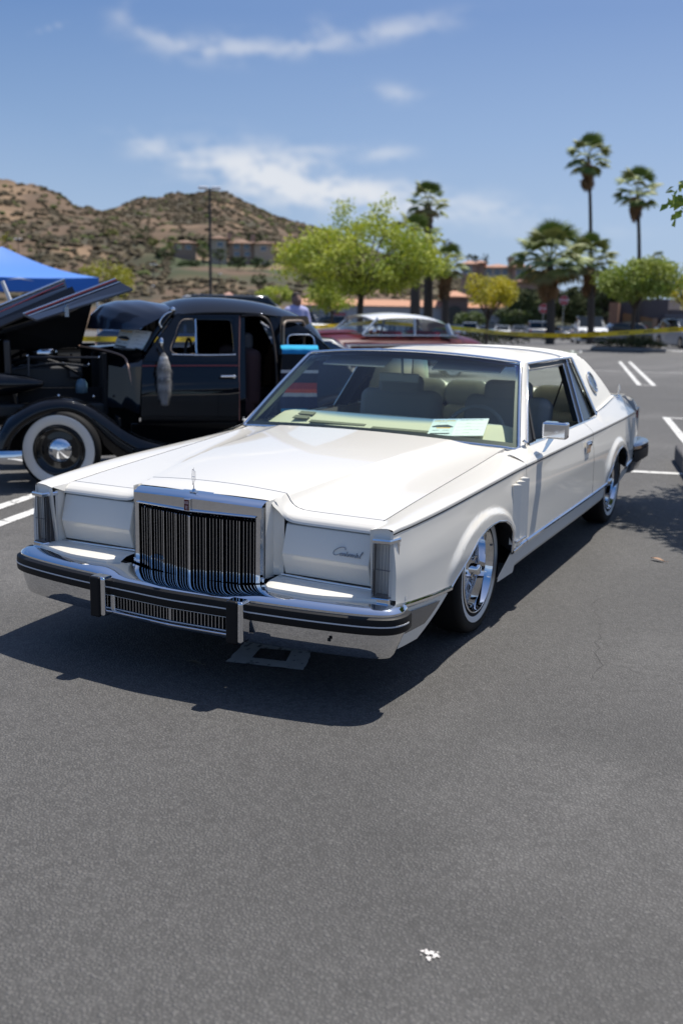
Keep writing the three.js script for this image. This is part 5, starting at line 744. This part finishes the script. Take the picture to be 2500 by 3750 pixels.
M.lens2 = std([.6, .62, .65], .08, .6); const silver = paint([.32, .33, .35], .35), greyP = paint([.12, .125, .135], .35), whiteP = paint([.7, .7, .69], .4), blueP = paint([.03, .06, .13], .35), darkP = paint([.02, .022, .026], .3);
const suvO = p => ({ paint: p, L: 4.8, w: 1.95, h: 1.78, belt: 1.12, cab: [[-2.3, 1.07], [-2.1, 1.7], [-1.8, 1.78], [.2, 1.78], [1.0, 1.07]] });
const lot = 'cars parked across the far side of the lot', back = Math.PI;
makeCar('parked_truck', 'white pickup truck parked nose-on near the fan palms on the right', gnd(2158, 72), facing(2158) + .12, { paint: whiteP, cat: 'truck', L: 5.4, w: 2.0, h: 1.85, belt: 1.2, cab: [[-1.0, 1.15], [-.9, 1.78], [-.5, 1.85], [.6, 1.85], [1.3, 1.15]] });
makeCar('parked_sedan', 'dark silver sedan parked side-on right of the white pickup', gnd(2262, 74), facing(2262) - 1.25, { paint: paint([.16, .17, .19], .3) });
[[1842, 112, back, whiteP, 0, 'white sedan seen from behind, under the yellow-green tree'], [1905, 110, back, greyP, 0, 'dark grey sedan seen from behind, between the white and the silver cars'], [1965, 98, back + .1, silver, 1, 'silver hatchback with broad tailgate left of the wide palm trunk'], [1722, 118, back, whiteP, 1, 'white van-like car left of the yellow-green tree trunk'], [1672, 120, .2, blueP, 0, 'dark blue car left of the white van-like car'], [1765, 122, back, greyP, 0, 'small dark car behind the yellow-green tree trunk'], [1805, 126, .1, paint([.25, .4, .5], .3), 1, 'light blue car behind the white sedan'], [2076, 110, .3, greyP, 0, 'grey car half hidden right of the wide palm trunk'], [2318, 88, -1.2, blueP, 1, 'dark blue car behind the trunk of the island tree'], [1275, 62, .9, silver, 0, 'silver car behind the hood of the red and white sedan'], [1212, 66, .7, whiteP, 0, 'white car to the right of the person'], [1160, 64, .8, blueP, 1, 'blue car just right of the person, furthest back'], [2520, 52, .4, silver, 0, 'silver car at the right edge by the far hedge']].forEach(([u, d, a, p, suv, l]) => makeCar(suv ? 'parked_hatchback' : 'parked_sedan', l, gnd(u, d), facing(u) + a, { ...(suv ? suvO(p) : { paint: p }), group: lot }));
[[640, 30, 1.6, whiteP, 1, 'white van seen through the rear doorway of the black sedan'], [350, 34, 1.5, silver, 0, 'silver car seen through the windshield of the black sedan']].forEach(([u, d, a, p, suv, l]) => makeCar('parked_sedan', l, gnd(u + 300, d), facing(u) + a, { ...(suv ? suvO(p) : { paint: p }), group: lot }));
// ---- red and white sedan of the fifties
{
  const o = thing('two_tone_sedan', 'maroon vintage sedan with a rounded white roof behind the white coupe', 'car', gnd(1398, 23), facing(1398) - 1.02);
  const P = (n, g, m, p = o) => mesh(n, g, m, p), W = .9;
  const top = interp([[-2.6, .8], [-2.4, .95], [-1.6, 1.02], [.6, 1.04], [.9, 1.06], [1.6, 1.05], [2.3, .98], [2.55, .82]]);
  P('body', grid(40, 30, (u, t) => { const z = lerp(-2.6, 2.55, t), a = u * Math.PI, k = W * (1 - .12 * Math.pow(Math.abs(z) / 2.6, 4)), x = Math.cos(a) * k, s = Math.sin(a); return [Math.sign(x) * Math.min(Math.abs(x) * 1.12, k), .3 + (top(z) - .3) * Math.pow(s, .45), z]; }, 0), M.maroon);
  P('body_lower', box(0, .42, 0, 1.74, .3, 5.0, .1), M.maroon); P('hood_ridge', grid(10, 14, (u, t) => { const z = lerp(.9, 2.45, t), s = lerp(-1, 1, u); return [s * .42, top(z) + .06 * (1 - s * s * s * s), z]; }, 0), M.maroon);
  const yd = interp([[-1.75, 1.02], [-1.5, 1.2], [-1.2, 1.33], [-.6, 1.40], [.1, 1.40], [.55, 1.36]]), yc = interp([[-1.9, 1.05], [-1.6, 1.27], [-1.2, 1.43], [-.6, 1.51], [0, 1.52], [.66, 1.45]]);
  P('roof', grid(20, 24, (u, t) => { const z = lerp(-1.75, .66, t), s = lerp(-1, 1, u); return [s * .68, yd(Math.min(z, .55)) + (yc(z) - yd(Math.min(z, .55))) * (1 - Math.pow(Math.abs(s), 2.6)), z + .1 * (1 - s * s) * smooth(.2, .66, z)]; }, 0), paint([.78, .77, .74], .4));
  P('windows', [grid(12, 20, (u, t) => { const z = lerp(-1.7, .55, t), s = u < .5 ? -1 : 1, k = u < .5 ? u * 2 : 2 - u * 2; return [s * lerp(.78, .66, k), lerp(1.0, yd(z), k), z]; }, .3)], M.clear); P('windshield', grid(10, 4, (u, t) => { const s = lerp(-1, 1, u); return [s * lerp(.76, .64, t), lerp(1.04, 1.44 - .06 * s * s, t), lerp(1.15, .62, t) - .18 * s * s]; }, 0), M.clear); P('rear_window', grid(10, 4, (u, t) => { const s = lerp(-1, 1, u); return [s * lerp(.7, .6, t), lerp(1.02, 1.36, t), lerp(-2.05, -1.5, t) + .2 * s * s]; }, 0), new THREE.MeshPhysicalMaterial({ color: C3(.4, .8, .7), transmission: 1, thickness: 0, roughness: .02 }));
  for (const s of [-1, 1]) { for (const g of [tube([[s * .77, 1.02, .98], [s * .67, 1.4, .52]], .028, 6), tube([[s * .78, 1.0, -.45], [s * .67, 1.40, -.5]], .03, 6), tube([[s * .78, 1.0, -1.5], [s * .68, 1.26, -1.42]], .07, 6)]) P('pillar', g, M.paleBlue); P('sill_trim', tube([[s * .79, 1.0, 1.0], [s * .8, 1.0, -1.7]], .018, 5), M.chrome); P('headlight', [new THREE.SphereGeometry(.11, 14, 10).scale(1, 1, .6).translate(s * .66, .82, 2.5)], M.lens2); P('headlight_rim', new THREE.TorusGeometry(.115, .02, 8, 20).translate(s * .66, .82, 2.53), M.chrome); P('mirror', new THREE.SphereGeometry(.06, 10, 8).scale(1, 1, .6).translate(s * .92, 1.1, .75), M.chrome); P('side_trim', box(s * .905, .78, .3, .02, .05, 3.4, .01), M.chrome);
    for (const z of [1.65, -1.5]) { const w = P('wheel', new THREE.CylinderGeometry(.34, .34, .2, 24).rotateZ(Math.PI / 2).translate(s * .82, .34, z), M.tyre); P('whitewall', new THREE.RingGeometry(.19, .28, 24).rotateY(s * Math.PI / 2).translate(s * .923, .34, z), M.whitewall, w); P('hubcap', new THREE.SphereGeometry(.17, 16, 8).scale(.3, 1, 1).translate(s * .92, .34, z), M.chrome, w); } }
  o.scale.setScalar(.94); P('hood_ornament', [tube([[0, 1.1, 2.35], [0, 1.13, 2.1], [0, 1.11, 1.7]], .02, 6), box(.3, 1.08, 2.2, .5, .02, .03, .01), box(-.3, 1.08, 2.2, .5, .02, .03, .01)], M.chrome); P('front_bumper', box(0, .48, 2.68, 1.8, .16, .1, .05), M.chrome); P('rear_bumper', box(0, .48, -2.7, 1.8, .16, .1, .05), M.chrome); P('front_grille', box(0, .66, 2.6, 1.2, .14, .06, .03), M.chrome);
  P('seat', [box(0, .95, -.1, 1.3, .3, .2, .06), box(0, .95, -1.2, 1.3, .3, .2, .06)], std([.35, .02, .03], .8)); P('steering_wheel', new THREE.TorusGeometry(.2, .015, 6, 24).rotateX(-.4).translate(.38, 1.08, .35), M.black);
}
makeCar('navy_sedan', 'dark blue car hidden behind the black sedan, its nose showing right of the open door', gnd(835, 20), YAW + 1.57, { paint: M.navy, roof: M.navy, L: 4.7, h: 1.4, belt: 1.0, bumper: M.chrome });
// ---- caution tape: a thin yellow strip with worn black print
{
  const tex = canvasTex(1024, 64, (x, w, h) => { x.fillStyle = '#e6c414'; x.fillRect(0, 0, w, h); x.fillStyle = '#15140a'; x.font = 'bold 46px sans-serif'; x.fillText('CAUTION', 60, 48, 230); x.fillText('CAUTION', 560, 48, 230); }); tex.wrapS = THREE.RepeatWrapping;
  const tm = new THREE.MeshPhysicalMaterial({ map: tex, roughness: .4, transmission: .25, thickness: 0, side: THREE.DoubleSide });
  const run = (name, label, pts, w) => { const o = thing(name, label, 'tape'), c = new THREE.CatmullRomCurve3(pts.map(([u, v, d]) => at(u, v, d))), n = 160, len = c.getLength(), P = c.getPoints(n); mesh('strip', grid(n, 2, (u, t, i) => { const tw = .35 * Math.sin(i * .09), q = P[i]; return [q.x + Math.sin(tw) * (t - .5) * w * .6, q.y + (t - .5) * w * Math.cos(tw), q.z + Math.sin(tw) * (t - .5) * w]; }, 0, (q, u, t) => [u * len / 1.6, t]), tm, o); return [P[0], P[n]]; };
  const e1 = run('caution_tape', 'yellow caution tape stretched low across the right half of the lot', [[1380, 1180, 25], [1640, 1200, 24], [1800, 1216, 22], [1950, 1227, 20.5], [2120, 1228, 19.5], [2300, 1218, 19], [2450, 1208, 18.5], [2620, 1200, 18]], .085);
  const e2 = run('caution_tape', 'yellow caution tape seen through the windows of the black sedan', [[-150, 1232, 17], [300, 1241, 17], [640, 1243, 18], [900, 1236, 20], [1150, 1200, 23], [1380, 1180, 25]], .085);
  [[e1[0], 'grey post holding the caution tape behind the maroon sedan'], [e1[1], 'grey post holding the caution tape beyond the right edge'], [e2[0], 'grey post holding the caution tape beyond the left edge']].forEach(([p, l]) => { const o = thing('tape_post', l, 'post', [p.x, 0, p.z]); mesh('post', rod([0, 0, 0], [0, p.y + .06, 0], .025), M.satin, o); mesh('base', lathe([[0, .06], [.06, .06], [.18, .02], [.19, 0]], 20), M.rubber, o); });
}
// ---- blue pop-up canopy
{
  const d = 22, c = gnd(20, d), o = thing('pop_up_canopy', 'bright blue pop-up canopy at the left edge behind the raised hood', 'canopy', c, YAW - .28), R = 2.29, ez = at(125, 1012, d).y, pz = at(20, 903, d).y, bl = new THREE.MeshPhysicalMaterial({ color: C3(.03, .20, .66), roughness: .5, transmission: .2, thickness: 0, side: THREE.DoubleSide });
  const cn = k => { const a = k * Math.PI / 2; return [R * Math.sin(a), ez - (k % 2 ? .02 : 0), R * Math.cos(a)]; };
  for (let k = 0; k < 4; k++) { const A = cn(k), B = cn(k + 1); mesh('roof_panel', grid(12, 10, (u, t) => { const e = [lerp(A[0], B[0], u), lerp(A[1], B[1], u) - .06 * Math.sin(Math.PI * u), lerp(A[2], B[2], u)], s = Math.pow(1 - t, 1.08); return [e[0] * (1 - t), lerp(e[1], pz, 1 - s) - .12 * Math.sin(Math.PI * t), e[2] * (1 - t)]; }, 0), bl, o); mesh('valance', grid(16, 3, (u, t) => [lerp(A[0], B[0], u) * 1.002, lerp(A[1], B[1], u) - .06 * Math.sin(Math.PI * u) - .26 * t, lerp(A[2], B[2], u) * 1.002 + .015 * Math.sin(u * 30) * t], 0), bl, o); mesh('leg', rod([A[0] * .98, 0, A[2] * .98], [A[0] * .98, ez - .02, A[2] * .98], .022), M.whiteMetal ?? (M.whiteMetal = std([.7, .7, .7], .4)), o); mesh('truss', [rod([A[0] * .97, ez - .3, A[2] * .97], [(A[0] + B[0]) / 2, ez - .08, (A[2] + B[2]) / 2], .012), rod([B[0] * .97, ez - .3, B[2] * .97], [(A[0] + B[0]) / 2, ez - .08, (A[2] + B[2]) / 2], .012), rod([A[0] * .97, ez - .08, A[2] * .97], [0, pz - .25, 0], .014)], M.whiteMetal, o); }
  const q = at(45, 1065, 11), s = thing('slanted_pole', 'white slanted pole rising beside the raised hood under the canopy', 'pole', [q.x, 0, q.z], YAW); mesh('pole', rod([.55, 0, 0], [-.1, at(30, 1030, 11).y, 0], .022), M.whiteMetal, s); mesh('foot', box(.55, .01, 0, .1, .02, .1, .004), M.rubber, s);
  { const tp = gnd(75, 12), tb = thing('folding_table', 'dark folding table seen through the open engine bay of the black sedan', 'table', tp, YAW); mesh('top', box(0, .84, 0, 1.1, .03, .5, .01), M.black, tb); for (const x of [-.5, .5]) for (const z of [-.2, .2]) mesh('leg', rod([x, 0, z], [x, .84, z], .014), M.satin, tb);
    [[25, 'left'], [118, 'right']].forEach(([u, n]) => { const q = gnd(u, 12), b = thing('storage_box', `small pink box on the folding table under the canopy, the ${n} one`, 'box', [q[0], .855, q[2]], YAW + .1, 'pink boxes on the folding table'); mesh('tub', box(0, .055, 0, .14, .11, .12, .012), std([.4, .01, .17], .5), b); mesh('lid', box(0, .115, 0, .15, .014, .13, .005), std([.34, .01, .15], .5), b); }); }
}
// ---- street lights
function lightPole(label, u, vTop, d, heads) { const p = d > 155 ? arr(hillPoint(u, d)) : gnd(u, d), h = at(u, vTop, d).y - p[1], o = thing('light_pole', label, 'street light', p, facing(u)); mesh('pole', [rod([0, -.3, 0], [0, h, 0], .1, .07, 10)], std([.035, .03, .027], .6), o); if (d < 110) mesh('base', rod([0, 0, 0], [0, .8, 0], .3, .3, 16), M.concrete, o); for (const s of heads) { const hd = mesh('lamp_head', box(s * .38, h + .02, 0, .55, .16, .46, .06), std([.85, .85, .85], .2), o); mesh('lamp_arm', rod([0, h - .02, 0], [s * .3, h, 0], .03), std([.035, .03, .027], .6), o); } return o; }
lightPole('tall dark car-park light pole with two heads before the pointed hill', 772, 690, 60, [-1, 1]);
lightPole('distant light pole with two bright heads above the blue canopy', 76, 876, 185, [-1, 1]); lightPole('distant light pole with two heads on the slope right of the raised hood', 565, 969, 190, [-1, 1]); lightPole('distant light pole with a single head right of the tall pole', 801, 1003, 190, [1]); lightPole('distant light pole with a single head near the roof of the black sedan', 554, 1047, 180, [1]);
// ---- stop signs
const fnt = await new FontLoader().loadAsync('fonts/droid/droid_sans_bold.typeface.json');
function stopSign(label, u, v, d) { const p = gnd(u, d), h = at(u, v, d).y - p[1], o = thing('stop_sign', label, 'stop sign', p, facing(u)), R = .42; mesh('post', box(0, h / 2 + .1, -.04, .06, h + .2, .05), M.satin, o); const b = mesh('plate', new THREE.CylinderGeometry(R, R, .012, 8).rotateY(Math.PI / 8).rotateX(Math.PI / 2).translate(0, h, 0), std([.42, .015, .02], .4), o); const tg = new TextGeometry('STOP', { font: fnt, size: .24, depth: .004, curveSegments: 3 }); tg.computeBoundingBox(); tg.translate(-(tg.boundingBox.max.x + tg.boundingBox.min.x) / 2, h - .12, .008); mesh('lettering', tg, M.paper, b); mesh('border', new THREE.RingGeometry(R * .9, R * .96, 8, 1, Math.PI / 8).translate(0, h, .0085), M.paper, b); }
stopSign('red stop sign left of the wide palm trunk', 1988, 1130, 84); stopSign('red stop sign right of the wide palm trunk, the higher of two', 2061, 1100, 86);
// ---- buildings
const wallM = c => std(c, .9);
function windowPart(parent, x, y, z, w, h) { const f = mesh('window', [box(x, y, z, w + .16, .1, .08), box(x, y + h, z, w + .16, .1, .08), box(x - w / 2, y + h / 2, z, .08, h, .08), box(x + w / 2, y + h / 2, z, .08, h, .08), box(x, y + h / 2, z, .05, h, .06)], M.paper, parent); mesh('pane', box(x, y + h / 2, z - .02, w, h, .02), std([.10, .14, .18], .08), f); }
function hip(x, y, z, w, d, h, ov = .5) { const a = w / 2 + ov, b = d / 2 + ov, r = Math.max(.2, w / 2 - d / 2); return [hexa([[x - a, y, z + b], [x + a, y, z + b], [x + a, y, z - b], [x - a, y, z - b], [x - r, y + h, z + .05], [x + r, y + h, z + .05], [x + r, y + h, z - .05], [x - r, y + h, z - .05]]), box(x, y - .1, z, w + ov * 1.7, .2, d + ov * 1.7)]; }
const tileTex = dataTex(128, (x, y, n) => { const v = fbm(x / n * 20, y / n * 20, 3, 5, 20), k = .75 + .5 * v; return [S(.36 * k), S(.20 * k), S(.135 * k)]; }), tileM = new THREE.MeshStandardMaterial({ map: tileTex, roughness: .9 }), tanTile = std([.22, .135, .09], .9), coralTile = std([.50, .26, .16], .9);
{ // flats on the hill, left
  const d = 252, o = thing('hilltop_flats', 'tan two-storey flats with tiled roofs on the slope below the pointed hill', 'apartment building', arr(hillPoint(880, d)), facing(880)), k = d / 3645.5, X = u => (u - 880) * k, yb = at(880, 960, d).y - hillPoint(880, d).y, Y = v => at(880, v, d).y - hillPoint(880, d).y, wc = wallM([.36, .25, .185]), wc2 = wallM([.46, .37, .28]);
  const seg = (u0, u1, vt, vr, m, dz) => { const w = X(u1) - X(u0), x = (X(u0) + X(u1)) / 2, y0 = Y(975), y1 = Y(vt); mesh('wall', box(x, (y0 + y1) / 2, dz - 5, w, y1 - y0, 10), m, o); mesh('roof', hip(x, y1, dz - 5, w, 10, Y(vr) - y1, .7), tanTile, o); };
  seg(640, 722, 890, 876, wc, -4); seg(775, 832, 876, 862, wc2, 1); seg(838, 935, 890, 872, wc, -.5); seg(930, 1000, 890, 878, wc2, .8); seg(1000, 1075, 908, 892, wc, -6);
  [[810, 889], [868, 894], [903, 894], [962, 900]].forEach(([u, v]) => windowPart(o, X(u), Y(v + 18), u === 810 || u === 962 ? (u === 810 ? 1.05 : .85) : -.45, 1.4, 1.2)); [[868, 925], [905, 925]].forEach(([u, v]) => windowPart(o, X(u), Y(v + 12), -.45, 1.3, 1.0)); [[660, 900], [695, 900]].forEach(([u, v]) => windowPart(o, X(u), Y(v + 14), -3.95, 1.2, 1)); mesh('chimney', [box(X(842), Y(880), -3, 1.1, 3.5, 1.1), box(X(925), Y(880), -3, 1.1, 3.2, 1.1)], wc, o);
}
{ // flats on the hill, right
  const d = 205, b0 = hillPoint(1800, d), o = thing('hilltop_flats', 'tan flats with brown tiled roofs on the rise left of the wide palm', 'apartment building', arr(b0), facing(1800)), k = d / 3645.5, X = u => (u - 1800) * k, Y = v => at(1800, v, d).y - b0.y, wc = wallM([.34, .225, .175]), wc2 = wallM([.44, .37, .28]);
  const seg = (u0, u1, vt, vr, m, dz, vb = 1120) => { const w = X(u1) - X(u0), x = (X(u0) + X(u1)) / 2, y0 = Y(vb), y1 = Y(vt); mesh('wall', box(x, (y0 + y1) / 2, dz - 5, w, y1 - y0, 10), m, o); mesh('roof', hip(x, y1, dz - 5, w, 10, Y(vr) - y1, .6), tileM, o); };
  seg(1690, 1742, 968, 952, wc, 1.2); seg(1742, 1765, 962, 950, wc, 0); seg(1760, 1870, 978, 962, wc2, -1); seg(1868, 1930, 976, 964, wc, .6); seg(1880, 1990, 1030, 1015, wc, 3); windowPart(o, X(1710), Y(1005), 1.25, 1.5, 1.6); windowPart(o, X(1892), Y(1010), .65, 1.2, 1.5); windowPart(o, X(1915), Y(1010), .65, .9, 1.5); [1785, 1815, 1842].forEach(u => windowPart(o, X(u), Y(1010), -.95, 1.1, 1.4)); mesh('chimney', [box(X(1862), Y(966), -1, 1.3, 3, 1.3)], wc, o);
}
{ // row of shops with a coral tiled roof
  const d = 138, o = thing('shop_row', 'long low row of shops with a coral tiled roof behind the maroon sedan', 'shop', gnd(1600, d), facing(1600)), k = d / 3645.5, X = u => (u - 1600) * k, Y = v => at(1600, v, d).y - lotY(d);
  const seg = (u0, u1, ve, vr, m, z) => { const w = X(u1) - X(u0), x = (X(u0) + X(u1)) / 2, y = Y(ve); mesh('wall', box(x, y / 2, z - 4, w, y, 8), m, o); mesh('roof', [hexa([[x - w / 2, y, z + .6], [x + w / 2, y, z + .6], [x + w / 2, y, z - 4], [x - w / 2, y, z - 4], [x - w / 2, Y(vr), z - 2.4], [x + w / 2, Y(vr), z - 2.4], [x + w / 2, Y(vr), z - 4], [x - w / 2, Y(vr), z - 4]])], coralTile, o); };
  seg(1080, 1615, 1124, 1100, wallM([.34, .35, .37]), 0); seg(1705, 1905, 1124, 1106, wallM([.36, .37, .39]), 0);
  mesh('gable', [box(X(1660), Y(1085) / 2, -3, X(1705) - X(1615), Y(1085), 8)], wallM([.17, .115, .095]), o); mesh('gable_roof', hip(X(1660), Y(1085), -3, X(1705) - X(1615), 8, .8), coralTile, o); mesh('arch', [new THREE.CylinderGeometry(1.1, 1.1, .3, 24, 1, false, 0, Math.PI).rotateZ(Math.PI / 2).rotateY(Math.PI / 2).translate(X(1660), Y(1150), 1.05), box(X(1660), Y(1150) / 2, 1.0, 2.2, Y(1150), .3)], wallM([.06, .06, .05]), o);
  for (const u of [1120, 1180, 1240, 1300, 1370, 1440, 1500, 1570, 1730, 1790, 1860]) windowPart(o, X(u), .4, .06, 1.2, 1.9); for (const [u, c] of [[1250, [.3, .03, .04]], [1370, [.05, .06, .1]], [1450, [.25, .03, .04]], [1560, [.05, .1, .2]]]) mesh('shop_sign', box(X(u), 2.75, .1, 1.6, .4, .1, .02), std(c, .6), o);
}
{ // small house with coral roof behind the black sedan
  const d = 172, o = thing('small_house', 'small pavilion with a pinkish hipped roof above the black sedan', 'house', arr(hillPoint(838, d)), facing(838)), y = at(838, 1098, d).y - hillPoint(838, d).y; mesh('wall', box(0, y / 2 - .5, -2.5, 2.6, y + 1, 5), wallM([.3, .25, .2]), o); mesh('roof', hip(0, y, -2.5, 3, 5, 1.3, .5), std([.45, .26, .2], .9), o); mesh('door', box(0, y / 2 - .6, .03, .9, 1.9, .06), M.black, o);
}
{ // brown shop on the right
  const d = 76, o = thing('brown_shop', 'brown shop front with orange arches at the right edge', 'shop', gnd(2380, d), facing(2380) - .12), k = d / 3645.5, X = u => (u - 2380) * k, Y = v => at(2380, v, d).y - lotY(d), wc = wallM([.105, .085, .085]);
  mesh('wall', [box((X(2270) + X(2440)) / 2, Y(1095) / 2, -4, X(2440) - X(2270), Y(1095), 8), box((X(2440) + X(2700)) / 2, Y(1133) / 2, -4.2, X(2700) - X(2440), Y(1133), 8)], wc, o); mesh('corner_tower', box(X(2258), Y(1110) / 2, -2, X(2272) - X(2240), Y(1110), 6), wallM([.3, .15, .09]), o);
  mesh('arch_panel', [hexa([[X(2285), .1, .03], [X(2400), .1, .03], [X(2400), .1, .1], [X(2285), .1, .1], [X(2285), Y(1147), .03], [X(2390), Y(1166), .03], [X(2390), Y(1166), .1], [X(2285), Y(1147), .1]])], wallM([.30, .155, .07]), o); mesh('shop_window', [box((X(2287) + X(2395)) / 2, Y(1172) / 2, .14, X(2395) - X(2287), Y(1172) - .2, .05)], std([.22, .18, .12], .2), o); mesh('poster', [box(X(2340), 1.0, .2, .5, 1.0, .03), box(X(2368), .9, .2, .35, .9, .03)], std([.4, .12, .1], .6), o); mesh('pillar', [box(X(2400), Y(1165) / 2, .25, .35, Y(1165), .3), box(X(2435), Y(1165) / 2, .25, .35, Y(1165), .3)], wallM([.32, .2, .13]), o); mesh('door', box(X(2420), Y(1172) / 2, .16, .5, Y(1172), .06), wallM([.05, .025, .02]), o);
  const sg = mesh('sign', box(X(2464), (Y(1165) + Y(1206)) / 2, .15, .72, Y(1165) - Y(1206), .08, .01), std([.48, .32, .03], .6), o); mesh('sign_panel', [box(X(2466), Y(1180), .21, .42, .3, .03)], std([.5, .06, .02], .6), sg); mesh('sign_base', box(X(2466), Y(1196), .21, .4, .3, .03), M.black, sg); mesh('awning', box(X(2490), Y(1155), .5, X(2560) - X(2450), .16, 1), wallM([.14, .14, .16]), o);
}
// ---- person in a lavender shirt, standing beyond the black sedan, head turned down to the left
{
  const d = 20, o = thing('person', 'person in a pale lavender short-sleeved shirt standing behind the black sedan', 'person', gnd(1085, d), facing(1085) + .5);
  const N = 84, mc = new MarchingCubes(N, new THREE.MeshBasicMaterial(), false, false, 200000), hw = .98, cy = .9; mc.isolation = 0;
  const bones = list => (x, y, z) => { let r = 0; for (const [a, b, ra, rb, sx = 1] of list) { const ax = a[0], dx = b[0] - ax, dy = b[1] - a[1], dz = b[2] - a[2], L = dx * dx + dy * dy + dz * dz, t = clamp(((x - ax) * dx + (y - a[1]) * dy + (z - a[2]) * dz) / (L || 1)), qx = (x - ax - dx * t) / sx, qy = y - a[1] - dy * t, qz = z - a[2] - dz * t, dd = Math.sqrt(qx * qx + qy * qy + qz * qz) - lerp(ra, rb, t); r += Math.exp(-dd * 45); } return -Math.log(r + 1e-30) / 45; };
  const skinF = bones([[[0, 1.47, 0], [0, 1.54, .01], .055, .052], [[0, 1.62, .02], [0, 1.66, .01], .085, .092, .88], [[0, 1.58, .05], [0, 1.60, .06], .05, .05], [[0, 1.615, .115], [0, 1.6, .12], .012, .014], [[-.085, 1.61, .0], [-.09, 1.62, 0], .02, .02], [[.085, 1.61, 0], [.09, 1.62, 0], .02, .02], [[-.2, 1.4, 0], [-.25, 1.12, .03], .055, .042], [[-.25, 1.12, .03], [-.2, .9, .14], .042, .03], [[.2, 1.4, 0], [.25, 1.12, .03], .055, .042], [[.25, 1.12, .03], [.22, .88, .1], .042, .03], [[-.2, .9, .14], [-.19, .83, .17], .032, .03], [[.22, .88, .1], [.22, .8, .12], .032, .03], ...[-1, 0, 1, 2].flatMap(k => [[[-.19 + k * .012, .83, .17 + k * .01], [-.185 + k * .012, .76 + Math.abs(k) * .008, .18 + k * .01], .011, .009], [[.22 + k * .004, .8, .12 + k * .016], [.215, .73 + Math.abs(k) * .008, .12 + k * .017], .011, .009]]), [[-.17, .86, .19], [-.15, .82, .2], .012, .01], [[.2, .84, .15], [.19, .79, .16], .012, .01], [[-.1, .5, 0], [-.1, .08, 0], .06, .045], [[.1, .5, 0], [.1, .08, 0], .06, .045], [[0, 1.4, 0], [0, 1.0, 0], .12, .12, 1.25], [[-.1, .95, 0], [-.1, .5, 0], .09, .06], [[.1, .95, 0], [.1, .5, 0], .09, .06]]);
  const shirtF = bones([[[0, 1.42, 0], [0, .92, 0], .125, .15, 1.3], [[-.15, 1.42, 0], [.15, 1.42, 0], .07, .07], [[-.19, 1.4, 0], [-.235, 1.2, .02], .075, .075], [[.19, 1.4, 0], [.235, 1.2, .02], .075, .075]]), pantsF = bones([[[0, .96, 0], [0, .86, 0], .135, .14, 1.2], [[-.1, .88, 0], [-.1, .48, .01], .105, .09], [[.1, .88, 0], [.1, .48, .01], .105, .09]]), shoeF = bones([[[-.1, .05, -.03], [-.11, .04, .14], .055, .045], [[.1, .05, -.03], [.11, .04, .14], .055, .045]]), hairF = bones([[[0, 1.665, -.02], [0, 1.68, .0], .1, .098, .9]]);
  const skin = (f, name, m) => { for (let k = 0; k < N; k++) for (let j = 0; j < N; j++) for (let i = 0; i < N; i++) mc.field[k * N * N + j * N + i] = -f((i / N * 2 - 1) * hw, (j / N * 2 - 1) * hw + cy, (k / N * 2 - 1) * hw); mc.update(); const n = mc.count, g = new THREE.BufferGeometry(), P = new Float32Array(n * 3); for (let i = 0; i < n; i++) { P[i * 3] = mc.positionArray[i * 3] * hw; P[i * 3 + 1] = mc.positionArray[i * 3 + 1] * hw + cy; P[i * 3 + 2] = mc.positionArray[i * 3 + 2] * hw; } g.setAttribute('position', new THREE.BufferAttribute(P, 3)); const w = mergeVertices(g, .002); w.computeVertexNormals(); return mesh(name, w, m, o); };
  skin(skinF, 'body', std([.23, .125, .085], .6)); skin(shirtF, 'shirt', std([.40, .40, .62], .9)); skin(pantsF, 'shorts', std([.06, .065, .08], .9)); skin(shoeF, 'shoes', M.paper);
  skin((x, y, z) => Math.max(hairF(x, y, z), (.02 + z * .5 + (1.655 - y)) * .8), 'hair', std([.03, .02, .016], .8));
  mesh('eyes', [new THREE.SphereGeometry(.012, 8, 6).translate(-.033, 1.635, .092), new THREE.SphereGeometry(.012, 8, 6).translate(.033, 1.635, .092)], M.black, o); mesh('mouth', box(0, 1.567, .103, .045, .008, .01, .003), std([.2, .06, .05], .6), o);
  o.scale.setScalar(1.02);
}
renderer.render(scene, camera);
